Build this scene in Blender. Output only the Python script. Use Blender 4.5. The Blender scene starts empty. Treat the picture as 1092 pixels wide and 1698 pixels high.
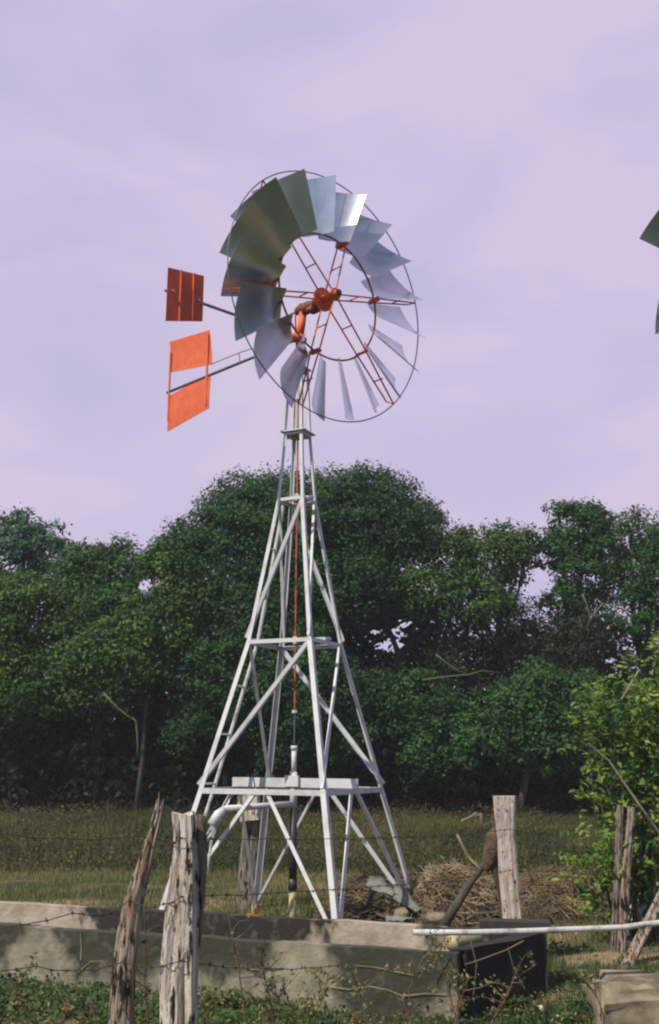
import bpy, math, random
import numpy as np
from mathutils import Vector, noise
random.seed(7); RNG = np.random.default_rng(11)
sc = bpy.context.scene
COL = sc.collection
# ------------------------------------------------------------------ camera
F, PITCH, ROLL, EYE, PW, PH = 1750.2, 0.2277, 0.0046, 1.6, 1092, 1698
cd = bpy.data.cameras.new('camera'); cam = bpy.data.objects.new('camera', cd); COL.objects.link(cam)
cam.location = (0, 0, EYE); cam.rotation_euler = (math.pi/2 + PITCH, 0, 0)
cam.rotation_mode = 'XYZ'
from mathutils import Matrix
cam.matrix_world = Matrix.Translation((0, 0, EYE)) @ Matrix.Rotation(math.pi/2 + PITCH, 4, 'X') @ Matrix.Rotation(ROLL, 4, 'Z')
cd.sensor_fit = 'VERTICAL'; cd.sensor_height = 36; cd.sensor_width = 24
cd.lens = F/PH*36; cd.clip_end = 3000; cd.clip_start = .05
sc.camera = cam
# ------------------------------------------------------------------ world, sun, exposure
SUN_EL, SUN_AZ = math.radians(50), math.radians(-134)       # azimuth measured from +X, counter-clockwise
sund = Vector((math.cos(SUN_EL)*math.cos(SUN_AZ), math.cos(SUN_EL)*math.sin(SUN_AZ), math.sin(SUN_EL)))
sl = bpy.data.lights.new('sun', 'SUN'); sl.energy = 4.8; sl.angle = math.radians(.53); sl.color = (1, .93, .76)
so = bpy.data.objects.new('sun', sl); COL.objects.link(so); so.rotation_euler = sund.to_track_quat('Z', 'Y').to_euler()
w = bpy.data.worlds.new('World'); sc.world = w; w.use_nodes = True
nt = w.node_tree; nt.nodes.clear(); N = nt.nodes.new; L = nt.links.new
out = N('ShaderNodeOutputWorld'); sky = N('ShaderNodeTexSky'); sky.sky_type = 'NISHITA'; sky.sun_disc = False
sky.sun_elevation = SUN_EL; sky.sun_rotation = math.atan2(sund.x, sund.y)
b1 = N('ShaderNodeBackground'); b1.inputs[1].default_value = .085; L(sky.outputs[0], b1.inputs[0])
b2 = N('ShaderNodeBackground'); b2.inputs[1].default_value = 1.0
tc = N('ShaderNodeTexCoord'); mp = N('ShaderNodeMapping'); mp.inputs['Scale'].default_value = (1, 1, 2.2); mp.inputs['Location'].default_value = (3.3, .7, 1.1)
L(tc.outputs['Generated'], mp.inputs[0])
n1 = N('ShaderNodeTexNoise'); n1.inputs['Scale'].default_value = 3.3; n1.inputs['Detail'].default_value = 5; n1.inputs['Roughness'].default_value = .5; n1.inputs['Distortion'].default_value = .4
L(mp.outputs[0], n1.inputs[0])
cr = N('ShaderNodeValToRGB'); cr.color_ramp.elements[0].position = .34; cr.color_ramp.elements[0].color = (.92,)*3 + (1,)
cr.color_ramp.elements[1].position = .58; cr.color_ramp.elements[1].color = (1,)*3 + (1,)
L(n1.outputs['Fac'], cr.inputs[0])
cc = N('ShaderNodeValToRGB'); cc.color_ramp.elements[0].position = .36; cc.color_ramp.elements[0].color = (.57, .525, .76, 1)
cc.color_ramp.elements[1].position = .60; cc.color_ramp.elements[1].color = (.665, .57, .75, 1)
L(n1.outputs['Fac'], cc.inputs[0]); L(cc.outputs[0], b2.inputs[0])
sp = N('ShaderNodeSeparateXYZ'); L(tc.outputs['Generated'], sp.inputs[0])
mr = N('ShaderNodeMapRange'); mr.inputs[1].default_value = 0; mr.inputs[2].default_value = .6; mr.inputs[3].default_value = .18; mr.inputs[4].default_value = 1; L(sp.outputs['Y'], mr.inputs[0])
mu = N('ShaderNodeMath'); mu.operation = 'MULTIPLY'; L(cr.outputs[0], mu.inputs[0]); L(mr.outputs[0], mu.inputs[1])
mx = N('ShaderNodeMixShader'); L(mu.outputs[0], mx.inputs[0]); L(b1.outputs[0], mx.inputs[1]); L(b2.outputs[0], mx.inputs[2]); L(mx.outputs[0], out.inputs[0])
vs = sc.view_settings; vs.view_transform = 'Standard'; vs.look = 'None'; vs.exposure = 0; vs.gamma = 1
sc.render.engine = 'CYCLES'; sc.cycles.filter_width = 2.2
sc.render.resolution_x, sc.render.resolution_y = 659, 1024
# ------------------------------------------------------------------ helpers
def ray(px, py):
    c, s = math.cos(ROLL), math.sin(ROLL); dx, dy = px - PW/2, py - PH/2
    ix, iy = (dx*c + dy*s)/F, (-dx*s + dy*c)/F
    return Vector((ix, math.cos(PITCH) + iy*math.sin(PITCH), math.sin(PITCH) - iy*math.cos(PITCH)))
def at(px, py, Y):
    d = ray(px, py); return Vector((0, 0, EYE)) + d*(Y/d.y)
def onz(px, py, z=0):
    d = ray(px, py); return Vector((0, 0, EYE)) + d*((z - EYE)/d.z)
def tag(o, label=None, cat=None, group=None, kind=None):
    if label: o['label'] = label
    if cat: o['category'] = cat
    if group: o['group'] = group
    if kind: o['kind'] = kind
    return o
def empty(name, loc, label, cat, group=None, rz=0):
    o = bpy.data.objects.new(name, None); o.location = loc; o.rotation_euler = (0, 0, rz); COL.objects.link(o)
    return tag(o, label, cat, group)
class MB:
    def __init__(s): s.v = []; s.f = []
    def add(s, v, f):
        k = len(s.v); s.v += [tuple(p) for p in v]; s.f += [tuple(i + k for i in q) for q in f]; return s
    def hexa(s, v):
        return s.add(v, [(0,3,2,1),(4,5,6,7),(0,1,5,4),(1,2,6,5),(2,3,7,6),(3,0,4,7)])
    def box(s, c, d, ux=(1,0,0), uy=(0,1,0), uz=(0,0,1)):
        c = Vector(c); ux, uy, uz = Vector(ux)*d[0]/2, Vector(uy)*d[1]/2, Vector(uz)*d[2]/2
        return s.hexa([c - ux - uy - uz, c + ux - uy - uz, c + ux + uy - uz, c - ux + uy - uz, c - ux - uy + uz, c + ux - uy + uz, c + ux + uy + uz, c - ux + uy + uz])
    def bar(s, a, b, w, h, up=(0,0,1)):
        a, b = Vector(a), Vector(b); z = (b - a).normalized(); up = Vector(up)
        x = z.cross(up);
        if x.length < 1e-3: x = z.cross(Vector((1,0,0)))
        x.normalize(); y = x.cross(z)
        return s.box((a + b)/2, (w, h, (b - a).length), x, y, z)
    def angle(s, a, b, d1, d2, w, t=.006):        # L-section, the corner on the line a-b
        a, b = Vector(a), Vector(b); ax = (b - a).normalized()
        d1 = Vector(d1); d1 = (d1 - ax*d1.dot(ax)).normalized(); d2 = Vector(d2); d2 = (d2 - ax*d2.dot(ax)).normalized()
        pr = [Vector((0,0,0)), d1*w, d1*w + d2*t, d1*t + d2*t, d2*w + d1*t, d2*w]
        v = [a + p for p in pr] + [b + p for p in pr]
        return s.add(v, [(5,4,3,2,1,0), (6,7,8,9,10,11)] + [(i, (i+1) % 6, (i+1) % 6 + 6, i + 6) for i in range(6)])
    def tube(s, pts, r, n=8, cap=True):
        pts = [Vector(p) for p in pts]; R = r if isinstance(r, (list, tuple)) else [r]*len(pts); k = len(s.v); rf = None
        for i, p in enumerate(pts):
            t = (pts[min(i+1, len(pts)-1)] - pts[max(i-1, 0)]).normalized()
            if rf is None: rf = Vector((0,0,1)) if abs(t.z) < .9 else Vector((1,0,0))
            x = (rf - t*rf.dot(t)).normalized(); y = t.cross(x); rf = x
            for j in range(n):
                q = 2*math.pi*j/n; s.v.append(tuple(p + (x*math.cos(q) + y*math.sin(q))*R[i]))
        for i in range(len(pts)-1):
            for j in range(n):
                a = k + i*n + j; b = k + i*n + (j+1) % n; s.f.append((a, b, b + n, a + n))
        if cap:
            s.f.append(tuple(k + j for j in reversed(range(n)))); s.f.append(tuple(k + (len(pts)-1)*n + j for j in range(n)))
        return s
    def ring(s, c, u, v, R, r, n=72, m=6):
        k = len(s.v); c, u, v = Vector(c), Vector(u), Vector(v); w_ = u.cross(v)
        for i in range(n):
            a = 2*math.pi*i/n; d = u*math.cos(a) + v*math.sin(a)
            for j in range(m):
                b = 2*math.pi*j/m; s.v.append(tuple(c + d*(R + r*math.cos(b)) + w_*r*math.sin(b)))
        for i in range(n):
            for j in range(m):
                s.f.append((k + i*m + j, k + ((i+1) % n)*m + j, k + ((i+1) % n)*m + (j+1) % m, k + i*m + (j+1) % m))
        return s
    def build(s, name, mat, parent=None, smooth=False):
        me = bpy.data.meshes.new(name); me.from_pydata(s.v, [], s.f); me.update()
        if smooth: me.polygons.foreach_set('use_smooth', [True]*len(me.polygons))
        me.materials.append(mat)
        o = bpy.data.objects.new(name, me); COL.objects.link(o)
        if parent: o.parent = parent
        return o
def npmesh(name, V, quad, mat, tint=None, parent=None, nv=4):
    """V (n*nv,3): n separate faces of nv corners"""
    n = len(V)//nv; me = bpy.data.meshes.new(name)
    me.vertices.add(len(V)); me.vertices.foreach_set('co', V.astype(np.float32).ravel())
    me.loops.add(len(V)); me.loops.foreach_set('vertex_index', np.arange(len(V), dtype=np.int32))
    me.polygons.add(n); me.polygons.foreach_set('loop_start', np.arange(n, dtype=np.int32)*nv); me.polygons.foreach_set('loop_total', np.full(n, nv, dtype=np.int32))
    me.update(calc_edges=True)
    if tint is not None:
        a = me.attributes.new('tint', 'FLOAT', 'POINT'); a.data.foreach_set('value', np.repeat(tint, nv).astype(np.float32))
    me.materials.append(mat); o = bpy.data.objects.new(name, me); COL.objects.link(o)
    if parent: o.parent = parent
    return o
# ------------------------------------------------------------------ materials
def mat(name, rgb, rough=.6, metal=0, var=.25, scale=8, stretch=(1,1,1), bump=0, bscale=40, rgb2=None, spec=.5, detail=5, lo=.35, hi=.65, extra=None):
    m = bpy.data.materials.new(name); m.use_nodes = True; t = m.node_tree; b = t.nodes['Principled BSDF']
    b.inputs['Roughness'].default_value = rough; b.inputs['Metallic'].default_value = metal; b.inputs['Specular IOR Level'].default_value = spec
    co = t.nodes.new('ShaderNodeTexCoord'); mpn = t.nodes.new('ShaderNodeMapping'); mpn.inputs['Scale'].default_value = stretch; t.links.new(co.outputs['Object'], mpn.inputs[0])
    nz = t.nodes.new('ShaderNodeTexNoise'); nz.inputs['Scale'].default_value = scale; nz.inputs['Detail'].default_value = detail; t.links.new(mpn.outputs[0], nz.inputs[0])
    r = t.nodes.new('ShaderNodeValToRGB'); r.color_ramp.elements[0].position = lo; r.color_ramp.elements[1].position = hi
    c2 = rgb2 or tuple(c*(1-var) for c in rgb)
    r.color_ramp.elements[0].color = (*c2, 1); r.color_ramp.elements[1].color = (*rgb, 1)
    t.links.new(nz.outputs['Fac'], r.inputs[0]); t.links.new(r.outputs[0], b.inputs['Base Color'])
    if bump:
        n2 = t.nodes.new('ShaderNodeTexNoise'); n2.inputs['Scale'].default_value = bscale; n2.inputs['Detail'].default_value = 6; t.links.new(mpn.outputs[0], n2.inputs[0])
        bp = t.nodes.new('ShaderNodeBump'); bp.inputs['Strength'].default_value = bump; bp.inputs['Distance'].default_value = .02
        t.links.new(n2.outputs['Fac'], bp.inputs['Height']); t.links.new(bp.outputs[0], b.inputs['Normal'])
    if extra: extra(t, b, r, mpn)
    return m
def leafmat(name, dark, light, transl=.35, rough=.55, spec=.18):
    m = bpy.data.materials.new(name); m.use_nodes = True; t = m.node_tree; b = t.nodes['Principled BSDF']; o = t.nodes['Material Output']
    at_ = t.nodes.new('ShaderNodeAttribute'); at_.attribute_name = 'tint'
    r = t.nodes.new('ShaderNodeValToRGB'); r.color_ramp.elements[0].color = (*dark, 1); r.color_ramp.elements[1].color = (*light, 1)
    t.links.new(at_.outputs['Fac'], r.inputs[0]); t.links.new(r.outputs[0], b.inputs['Base Color'])
    b.inputs['Roughness'].default_value = rough; b.inputs['Specular IOR Level'].default_value = spec
    tr = t.nodes.new('ShaderNodeBsdfTranslucent'); t.links.new(r.outputs[0], tr.inputs[0])
    mxs = t.nodes.new('ShaderNodeMixShader'); mxs.inputs[0].default_value = transl
    t.links.new(b.outputs[0], mxs.inputs[1]); t.links.new(tr.outputs[0], mxs.inputs[2]); t.links.new(mxs.outputs[0], o.inputs[0])
    return m
M = {}
M['white'] = mat('white_paint', (.55, .56, .60), .5, 0, scale=6, rgb2=(.42, .42, .43), lo=.3, hi=.5, bump=.05)
M['white_old'] = mat('chalky_white_paint', (.50, .50, .51), .6, scale=14, rgb2=(.22, .21, .19), lo=.3, hi=.5)
M['orange'] = mat('orange_paint', (.68, .13, .04), .62, scale=9, rgb2=(.56, .10, .04), bump=.12, bscale=12)
M['red'] = mat('red_paint', (.62, .10, .055), .6, scale=8, rgb2=(.50, .085, .045), bump=.1, bscale=12)
M['ring_red'] = mat('worn_red_paint', (.46, .085, .045), .6, scale=5, rgb2=(.12, .05, .035), lo=.4, hi=.5)
M['rust'] = mat('rusty_red_paint', (.30, .07, .035), .7, scale=25, rgb2=(.07, .035, .025), bump=.4, bscale=60)
M['steel'] = mat('galvanised_steel', (.66, .69, .75), .25, 1, scale=5, rgb2=(.56, .58, .64))
M['ringsteel'] = mat('dull_steel', (.16, .17, .16), .5, .6, scale=10)
M['pipe_steel'] = mat('grey_steel_pipe', (.22, .24, .24), .4, .7, scale=12)
M['black'] = mat('black_pipe', (.03, .035, .035), .5, scale=10)
M['yellow'] = mat('yellow_paint', (.55, .30, .03), .5, scale=20, rgb2=(.42, .2, .03))
M['cream'] = mat('cream_pipe', (.42, .36, .2), .5, scale=12, rgb2=(.3, .26, .15))
def woodx(crackpos=.40, ms=(3.4, 3.4, .8)):
    def f(t, b, r, mpn):
        n = t.nodes.new('ShaderNodeTexNoise'); n.inputs['Scale'].default_value = 9; n.inputs['Detail'].default_value = 8; n.inputs['Roughness'].default_value = .65
        m2 = t.nodes.new('ShaderNodeMapping'); m2.inputs['Scale'].default_value = ms; m2.inputs['Location'].default_value = (5, 2, 1)
        co = [x for x in t.nodes if x.bl_idname == 'ShaderNodeTexCoord'][0]
        t.links.new(co.outputs['Object'], m2.inputs[0]); t.links.new(m2.outputs[0], n.inputs[0])
        rr = t.nodes.new('ShaderNodeValToRGB'); rr.color_ramp.elements[0].position = crackpos; rr.color_ramp.elements[1].position = crackpos + .06
        rr.color_ramp.elements[0].color = (.035, .03, .026, 1); rr.color_ramp.elements[1].color = (1, 1, 1, 1)
        t.links.new(n.outputs['Fac'], rr.inputs[0])
        mm = t.nodes.new('ShaderNodeMix'); mm.data_type = 'RGBA'; mm.blend_type = 'MULTIPLY'; mm.inputs[0].default_value = 1
        t.links.new(r.outputs[0], mm.inputs[6]); t.links.new(rr.outputs[0], mm.inputs[7]); t.links.new(mm.outputs[2], b.inputs['Base Color'])
    return f
M['wood'] = mat('weathered_pale_wood', (.56, .50, .46), .9, scale=8, stretch=(3, 3, .5), rgb2=(.30, .22, .15), bump=.8, bscale=30, lo=.30, hi=.52, extra=woodx(.405))
M['wood_pale'] = mat('bleached_wood', (.52, .46, .42), .9, scale=14, stretch=(2, 2, .6), rgb2=(.36, .30, .26), bump=.5, bscale=30, extra=woodx(.36, (3.2, 3.2, 1.6)))
M['wood_tan'] = mat('splintered_tan_wood', (.37, .32, .28), .9, scale=9, stretch=(4, 4, .4), rgb2=(.20, .11, .05), bump=.8, bscale=30, lo=.32, hi=.6, extra=woodx(.43))
M['wood_grey'] = mat('grey_wood', (.27, .24, .21), .9, scale=14, stretch=(5, 5, .6), rgb2=(.09, .075, .06), bump=.7, bscale=30, extra=woodx(.40))
M['wood_dark'] = mat('dark_wood', (.09, .075, .055), .9, scale=10, stretch=(4, 4, .8), rgb2=(.03, .025, .02), bump=.7)
M['bark'] = mat('bark', (.085, .075, .06), .9, scale=6, stretch=(2, 2, .5), rgb2=(.035, .03, .025), bump=.6)
M['bark_dim'] = mat('lichened_bark', (.11, .10, .07), .9, scale=6, stretch=(2, 2, .5), rgb2=(.07, .065, .05), bump=.4)
M['bark_pale'] = mat('pale_bark', (.26, .24, .18), .9, scale=6, stretch=(2, 2, .5), rgb2=(.13, .12, .09), bump=.4)
M['twig'] = mat('dry_twig', (.16, .10, .06), .9, scale=20, rgb2=(.07, .045, .03))
M['straw'] = mat('straw', (.28, .215, .135), .9, scale=6, rgb2=(.11, .085, .055))
M['brush'] = mat('brown_brush', (.20, .15, .09), .9, scale=5, rgb2=(.07, .055, .035))
M['wire'] = mat('rusty_wire', (.06, .04, .03), .8, scale=30)
M['stone'] = mat('pale_stone', (.28, .235, .17), .9, scale=6, rgb2=(.09, .08, .055), bump=.6, bscale=14)
M['litter'] = mat('white_litter', (.72, .68, .66), .8, scale=20)
M['sheet'] = mat('grey_bark_sheet', (.20, .205, .20), .7, scale=9, stretch=(1, 4, 1), rgb2=(.11, .12, .115), bump=.3)
M['moss'] = mat('dark_wet_board', (.035, .035, .03), .8, scale=12)
mw = bpy.data.materials.new('falling_water'); mw.use_nodes = True; bw = mw.node_tree.nodes['Principled BSDF']
bw.inputs['Base Color'].default_value = (.9, .93, .95, 1); bw.inputs['Roughness'].default_value = .15; bw.inputs['Transmission Weight'].default_value = .75; bw.inputs['IOR'].default_value = 1.33
M['water'] = mw
# tank concrete: mildew stains run down from the rim, pale render shows below and in patches
def concrete(name, base, dirt, lo, hi, spots=()):
    def f(t, b, r, mpn):
        co = [x for x in t.nodes if x.bl_idname == 'ShaderNodeTexCoord'][0]
        sep = t.nodes.new('ShaderNodeSeparateXYZ'); t.links.new(co.outputs['Object'], sep.inputs[0])
        n = t.nodes.new('ShaderNodeTexNoise'); n.inputs['Scale'].default_value = 2.2; n.inputs['Detail'].default_value = 7; n.inputs['Roughness'].default_value = .6
        mp2 = t.nodes.new('ShaderNodeMapping'); mp2.inputs['Scale'].default_value = (1, 1, .35); t.links.new(co.outputs['Object'], mp2.inputs[0]); t.links.new(mp2.outputs[0], n.inputs[0])
        ma = t.nodes.new('ShaderNodeMath'); ma.operation = 'MULTIPLY_ADD'; ma.inputs[1].default_value = .75; t.links.new(sep.outputs['Z'], ma.inputs[0]); t.links.new(n.outputs['Fac'], ma.inputs[2])
        rr = t.nodes.new('ShaderNodeValToRGB'); rr.color_ramp.elements[0].position = lo; rr.color_ramp.elements[1].position = hi
        rr.color_ramp.elements[0].color = (0, 0, 0, 1); rr.color_ramp.elements[1].color = (1, 1, 1, 1); t.links.new(ma.outputs[0], rr.inputs[0])
        cur = rr.outputs[0]
        for (p, rad, amt) in spots:
            vd = t.nodes.new('ShaderNodeVectorMath'); vd.operation = 'DISTANCE'; vd.inputs[1].default_value = p
            ns = t.nodes.new('ShaderNodeTexNoise'); ns.inputs['Scale'].default_value = 9; ns.inputs['Detail'].default_value = 4; t.links.new(co.outputs['Object'], ns.inputs[0])
            t.links.new(co.outputs['Object'], vd.inputs[0])
            ad = t.nodes.new('ShaderNodeMath'); ad.operation = 'MULTIPLY_ADD'; ad.inputs[1].default_value = rad*1.1; t.links.new(ns.outputs['Fac'], ad.inputs[0]); t.links.new(vd.outputs['Value'], ad.inputs[2])
            mr = t.nodes.new('ShaderNodeMapRange'); mr.inputs[1].default_value = rad*1.05; mr.inputs[2].default_value = rad*1.75; mr.inputs[3].default_value = 1; mr.inputs[4].default_value = 0
            t.links.new(ad.outputs[0], mr.inputs[0])
            mi = t.nodes.new('ShaderNodeMath'); mi.operation = 'MULTIPLY_ADD'; mi.inputs[1].default_value = amt; mi.use_clamp = True
            t.links.new(mr.outputs[0], mi.inputs[0]); t.links.new(cur, mi.inputs[2]); cur = mi.outputs[0]
        mm = t.nodes.new('ShaderNodeMix'); mm.data_type = 'RGBA'; mm.inputs[7].default_value = (*dirt, 1)
        n3 = t.nodes.new('ShaderNodeTexNoise'); n3.inputs['Scale'].default_value = 11; n3.inputs['Detail'].default_value = 6; t.links.new(co.outputs['Object'], n3.inputs[0])
        m3 = t.nodes.new('ShaderNodeMath'); m3.operation = 'MULTIPLY_ADD'; m3.inputs[1].default_value = 1.6; m3.inputs[2].default_value = .28; m3.use_clamp = True; t.links.new(n3.outputs['Fac'], m3.inputs[0])
        m4 = t.nodes.new('ShaderNodeMath'); m4.operation = 'MULTIPLY'; t.links.new(m3.outputs[0], m4.inputs[0]); t.links.new(cur, m4.inputs[1])
        t.links.new(m4.outputs[0], mm.inputs[0]); t.links.new(r.outputs[0], mm.inputs[6]); t.links.new(mm.outputs[2], b.inputs['Base Color'])
    return mat(name, base, .9, scale=6, rgb2=tuple(c*.62 for c in base), bump=.5, bscale=22, extra=f)
# foliage
M['leaf_big'] = leafmat('leaf_rain_tree', (.016, .046, .022), (.065, .15, .055))
M['leaf_yel'] = leafmat('leaf_yellow_green', (.02, .06, .02), (.14, .225, .055))
M['leaf_teal'] = leafmat('leaf_blue_green', (.025, .075, .045), (.08, .18, .09))
M['leaf_mid'] = leafmat('leaf_mid_green', (.018, .052, .022), (.085, .19, .055))
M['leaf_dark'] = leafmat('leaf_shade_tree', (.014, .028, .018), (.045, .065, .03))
M['leaf_under_shade'] = leafmat('leaf_undergrowth_shade', (.010, .018, .012), (.028, .045, .022), .2)  # shade under the crowns is put into these very dark leaves
M['leaf_bush'] = leafmat('leaf_bright_bush', (.03, .09, .022), (.30, .40, .09), .4)
M['weed'] = leafmat('leaf_ground_weed', (.022, .055, .025), (.11, .165, .06))
M['grass'] = leafmat('grass_blade', (.07, .12, .04), (.30, .25, .12), .3)
M['field'] = leafmat('field_weed_blade', (.028, .055, .022), (.17, .145, .065), .3)
# ------------------------------------------------------------------ ground
def ground():
    xs = np.concatenate([-np.geomspace(500, 8, 24), np.linspace(-7.8, 7.8, 130), np.geomspace(8, 500, 24)])
    ys = np.concatenate([-np.geomspace(300, 2, 14), np.linspace(-1, 32, 200), np.geomspace(33, 600, 24)])
    V = []; 
    for y in ys:
        for x in xs:
            z = 0.0
            if -10 < x < 10 and 2 < y < 32:
                z = .05*noise.noise(Vector((x*.9, y*.9, 0))) + .02*noise.noise(Vector((x*4, y*4, 3))) - .01
            V.append((x, y, z))
    nx = len(xs); Fc = [(j*nx+i, j*nx+i+1, (j+1)*nx+i+1, (j+1)*nx+i) for j in range(len(ys)-1) for i in range(nx-1)]
    def ex(t, b, r, mpn):
        co = [x for x in t.nodes if x.bl_idname == 'ShaderNodeTexCoord'][0]
        n = t.nodes.new('ShaderNodeTexNoise'); n.inputs['Scale'].default_value = 1.1; n.inputs['Detail'].default_value = 7; t.links.new(co.outputs['Object'], n.inputs[0])
        # the trodden bare earth is around the trough; further out the land is green pasture
        vd = t.nodes.new('ShaderNodeVectorMath'); vd.operation = 'DISTANCE'; vd.inputs[1].default_value = (0, 9.5, 0); t.links.new(co.outputs['Object'], vd.inputs[0])
        mr = t.nodes.new('ShaderNodeMapRange'); mr.inputs[1].default_value = 3.5; mr.inputs[2].default_value = 9; mr.inputs[3].default_value = 0; mr.inputs[4].default_value = -.22; t.links.new(vd.outputs['Value'], mr.inputs[0])
        ad = t.nodes.new('ShaderNodeMath'); ad.operation = 'ADD'; t.links.new(n.outputs['Fac'], ad.inputs[0]); t.links.new(mr.outputs[0], ad.inputs[1])
        rr = t.nodes.new('ShaderNodeValToRGB'); rr.color_ramp.elements[0].position = .42; rr.color_ramp.elements[1].position = .56
        rr.color_ramp.elements[0].color = (.022, .042, .015, 1); rr.color_ramp.elements[1].color = (.30, .225, .14, 1); t.links.new(ad.outputs[0], rr.inputs[0])
        mm = t.nodes.new('ShaderNodeMix'); mm.data_type = 'RGBA'; mm.blend_type = 'MULTIPLY'; mm.inputs[0].default_value = 1
        t.links.new(rr.outputs[0], mm.inputs[6]); t.links.new(r.outputs[0], mm.inputs[7]); t.links.new(mm.outputs[2], b.inputs['Base Color'])
    g = MB(); g.v = V; g.f = Fc
    o = g.build('ground', mat('dry_earth_and_grass', (1.1, 1.05, 1), .95, scale=30, rgb2=(.55, .55, .5), bump=.9, bscale=60, extra=ex), smooth=True)
    tag(o, kind='structure')
ground()
# ------------------------------------------------------------------ windmill
TX, TY, TH = -.3256, 10.2753, 1.1214
LV = [(0, 1.8669), (1.3139, 1.2858), (2.6818, .6891), (4.103, .2922), (4.7894, .2032), (5.4812, .1578)]
def corner(i, c, extra=0):
    z, a = LV[i]; t = math.radians(-135 + {'F': 0, 'R': 90, 'B': 180, 'L': 270}[c]) + TH
    return Vector((a*math.cos(t)/2**.5, a*math.sin(t)/2**.5, z + extra))
AL = .74253
def make_windmill(loc, label, nblade=18, rz=0, phase=0., tails=True, chord=.5, RO=1.3016, group='farm windmills'):
    root = empty('windmill', loc, label, 'windmill', group, rz)
    W = M['white']
    for c in 'FRBL':
        nb = {'F': 'RL', 'R': 'BF', 'B': 'LR', 'L': 'FB'}[c]; m = MB()
        for i in range(len(LV)-1):
            a, b = corner(i, c), corner(i+1, c)
            if i == 0: a = a + (b - a)*.06
            m.angle(a, b, corner(i, nb[0]) - corner(i, c), corner(i, nb[1]) - corner(i, c), (.050, .046, .039, .031, .027)[i], .007)
        m.build('leg', W, root)
        f = MB(); a, b = corner(0, c), corner(1, c); d = b - a
        f.tube([a - d*.06, a + d*.075], .034, 10); f.box(a + d*.004, (.16, .16, .02)); f.build('foot', M['yellow'] if tails else M['white'], root)
    faces = [('L', 'F'), ('F', 'R'), ('R', 'B'), ('B', 'L')]
    for i in (1, 2, 3, 4, 5):
        for c, d in faces:
            w_ = (0, .046, .038, .032, .028, .024)[i]; a, b = corner(i, c), corner(i, d)
            e = (b - a).normalized(); o = Vector((e.y, -e.x, 0))*.006
            MB().angle(a + e*.01 + o, b - e*.01 + o, Vector((0, 0, -1)), Vector((-e.y, e.x, 0)), w_, .006).build('cross_beam', W, root)
    # lower braces: from the middle of each beam down to the feet
    for c, d in faces:
        mid = (corner(1, c) + corner(1, d))/2; e = (corner(1, d) - corner(1, c)).normalized(); o = Vector((-e.y, e.x, 0))
        for q, s in ((c, -1), (d, 1)):
            p = corner(0, q); p = p + (corner(1, q) - p)*.05
            MB().angle(mid + e*s*.03 + o*.012 - Vector((0,0,.01)), p + o*.012 - e*s*.02, e*s, o, .034, .006).build('brace', W, root)
    # diagonals
    for i in (1, 2):
        for (c, d) in (('F', 'L'), ('R', 'F'), ('B', 'R'), ('L', 'B')):
            a, b = corner(i+1, c), corner(i, d); e = (b - a).normalized(); h_ = (corner(i, d) - corner(i, c)).normalized(); o = Vector((-h_.y, h_.x, 0))
            if o.dot(Vector((a.x, a.y, 0))) > 0: o = -o
            MB().angle(a + o*.012 - Vector((0,0,.02)), b + o*.012 + Vector((0,0,.02)), Vector((0,0,1)), o, (0, .036, .032)[i], .006).build('brace', W, root)
    # ladder: rail beside the left leg
    eLB = lambda i: (corner(i, 'B') - corner(i, 'L')).normalized()
    ns_ = [(1.3139, .115), (2.6818, .20), (3.2, .19), (4.05, .17)]
    def legL(z):
        for i in range(len(LV)-1):
            if LV[i][0] <= z <= LV[i+1][0]:
                t = (z - LV[i][0])/(LV[i+1][0] - LV[i][0]); return corner(i, 'L').lerp(corner(i+1, 'L'), t)
    def rail(z): return legL(z) + eLB(2)*(.27 if z < 1.4 else .27 - .045*(z - 1.4))
    zz = [0.25, 1.3139, 2.6818, 3.1]
    MB().tube([rail(z) for z in zz], .018, 8).build('ladder_rail', M['white_old'], root)
    MB().tube([rail(z) for z in (3.1, 4.06)], .019, 8).build('ladder_rail', M['white_old'], root)
    z = .45
    while z < 4:
        MB().tube([legL(z) + eLB(2)*.01, rail(z)], .009, 6).build('rung', W, root); z += .45
    # planks carrying the pump rod
    def span(i, hh, th, up, ext, nm):
        a = (corner(i, 'L') + corner(i, 'B'))/2; b = (corner(i, 'F') + corner(i, 'R'))/2; e = (b - a).normalized()
        MB().bar(a - e*ext + Vector((0,0,up)), b + e*ext + Vector((0,0,up)), th, hh).build(nm, W, root)
    span(1, .085, .03, .045, .02, 'plank'); span(2, .03, .05, .018, .03, 'plank'); span(3, .025, .05, .015, .03, 'plank')
    r_ = MB().tube([(0,0,2.02), (0,0,5.2)], .0085, 8); r_.build('pump_rod', M['ring_red'], root)
    for z in (2.70, 4.13): MB().tube([(0,0,z-.035), (0,0,z+.035)], .024, 10).build('guide_bush', W, root)
    MB().tube([(0,0,1.72), (0,0,2.02)], .006, 6).build('thin_rod', M['pipe_steel'], root)
    MB().tube([(0,0,2.005), (0,0,2.03)], .026, 8).build('coupling', W, root)
    # tower head
    for z, s in ((4.80, .27), (5.49, .20)):
        e1, e2 = (corner(4, 'F') - corner(4, 'L')).normalized(), (corner(4, 'R') - corner(4, 'F')).normalized()
        MB().box((0,0,z), (s, s, .012), e1, e2).box((0,0,z-.03), (s*.9, .025, .03), e1, e2).build('platform_plate', W, root)
    # mast and gearbox, turning on the tower
    n = Vector((math.sin(AL), -math.cos(AL), 0)); h = Vector((math.cos(AL), math.sin(AL), 0)); Z = Vector((0,0,1))
    HZ = 6.1424; hub = n*.4618 + Z*HZ
    t = MB().tube([(0,0,5.48), (0,0,5.80)], .034, 12); mast = t.build('mast', M['orange'], root, True)
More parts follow.
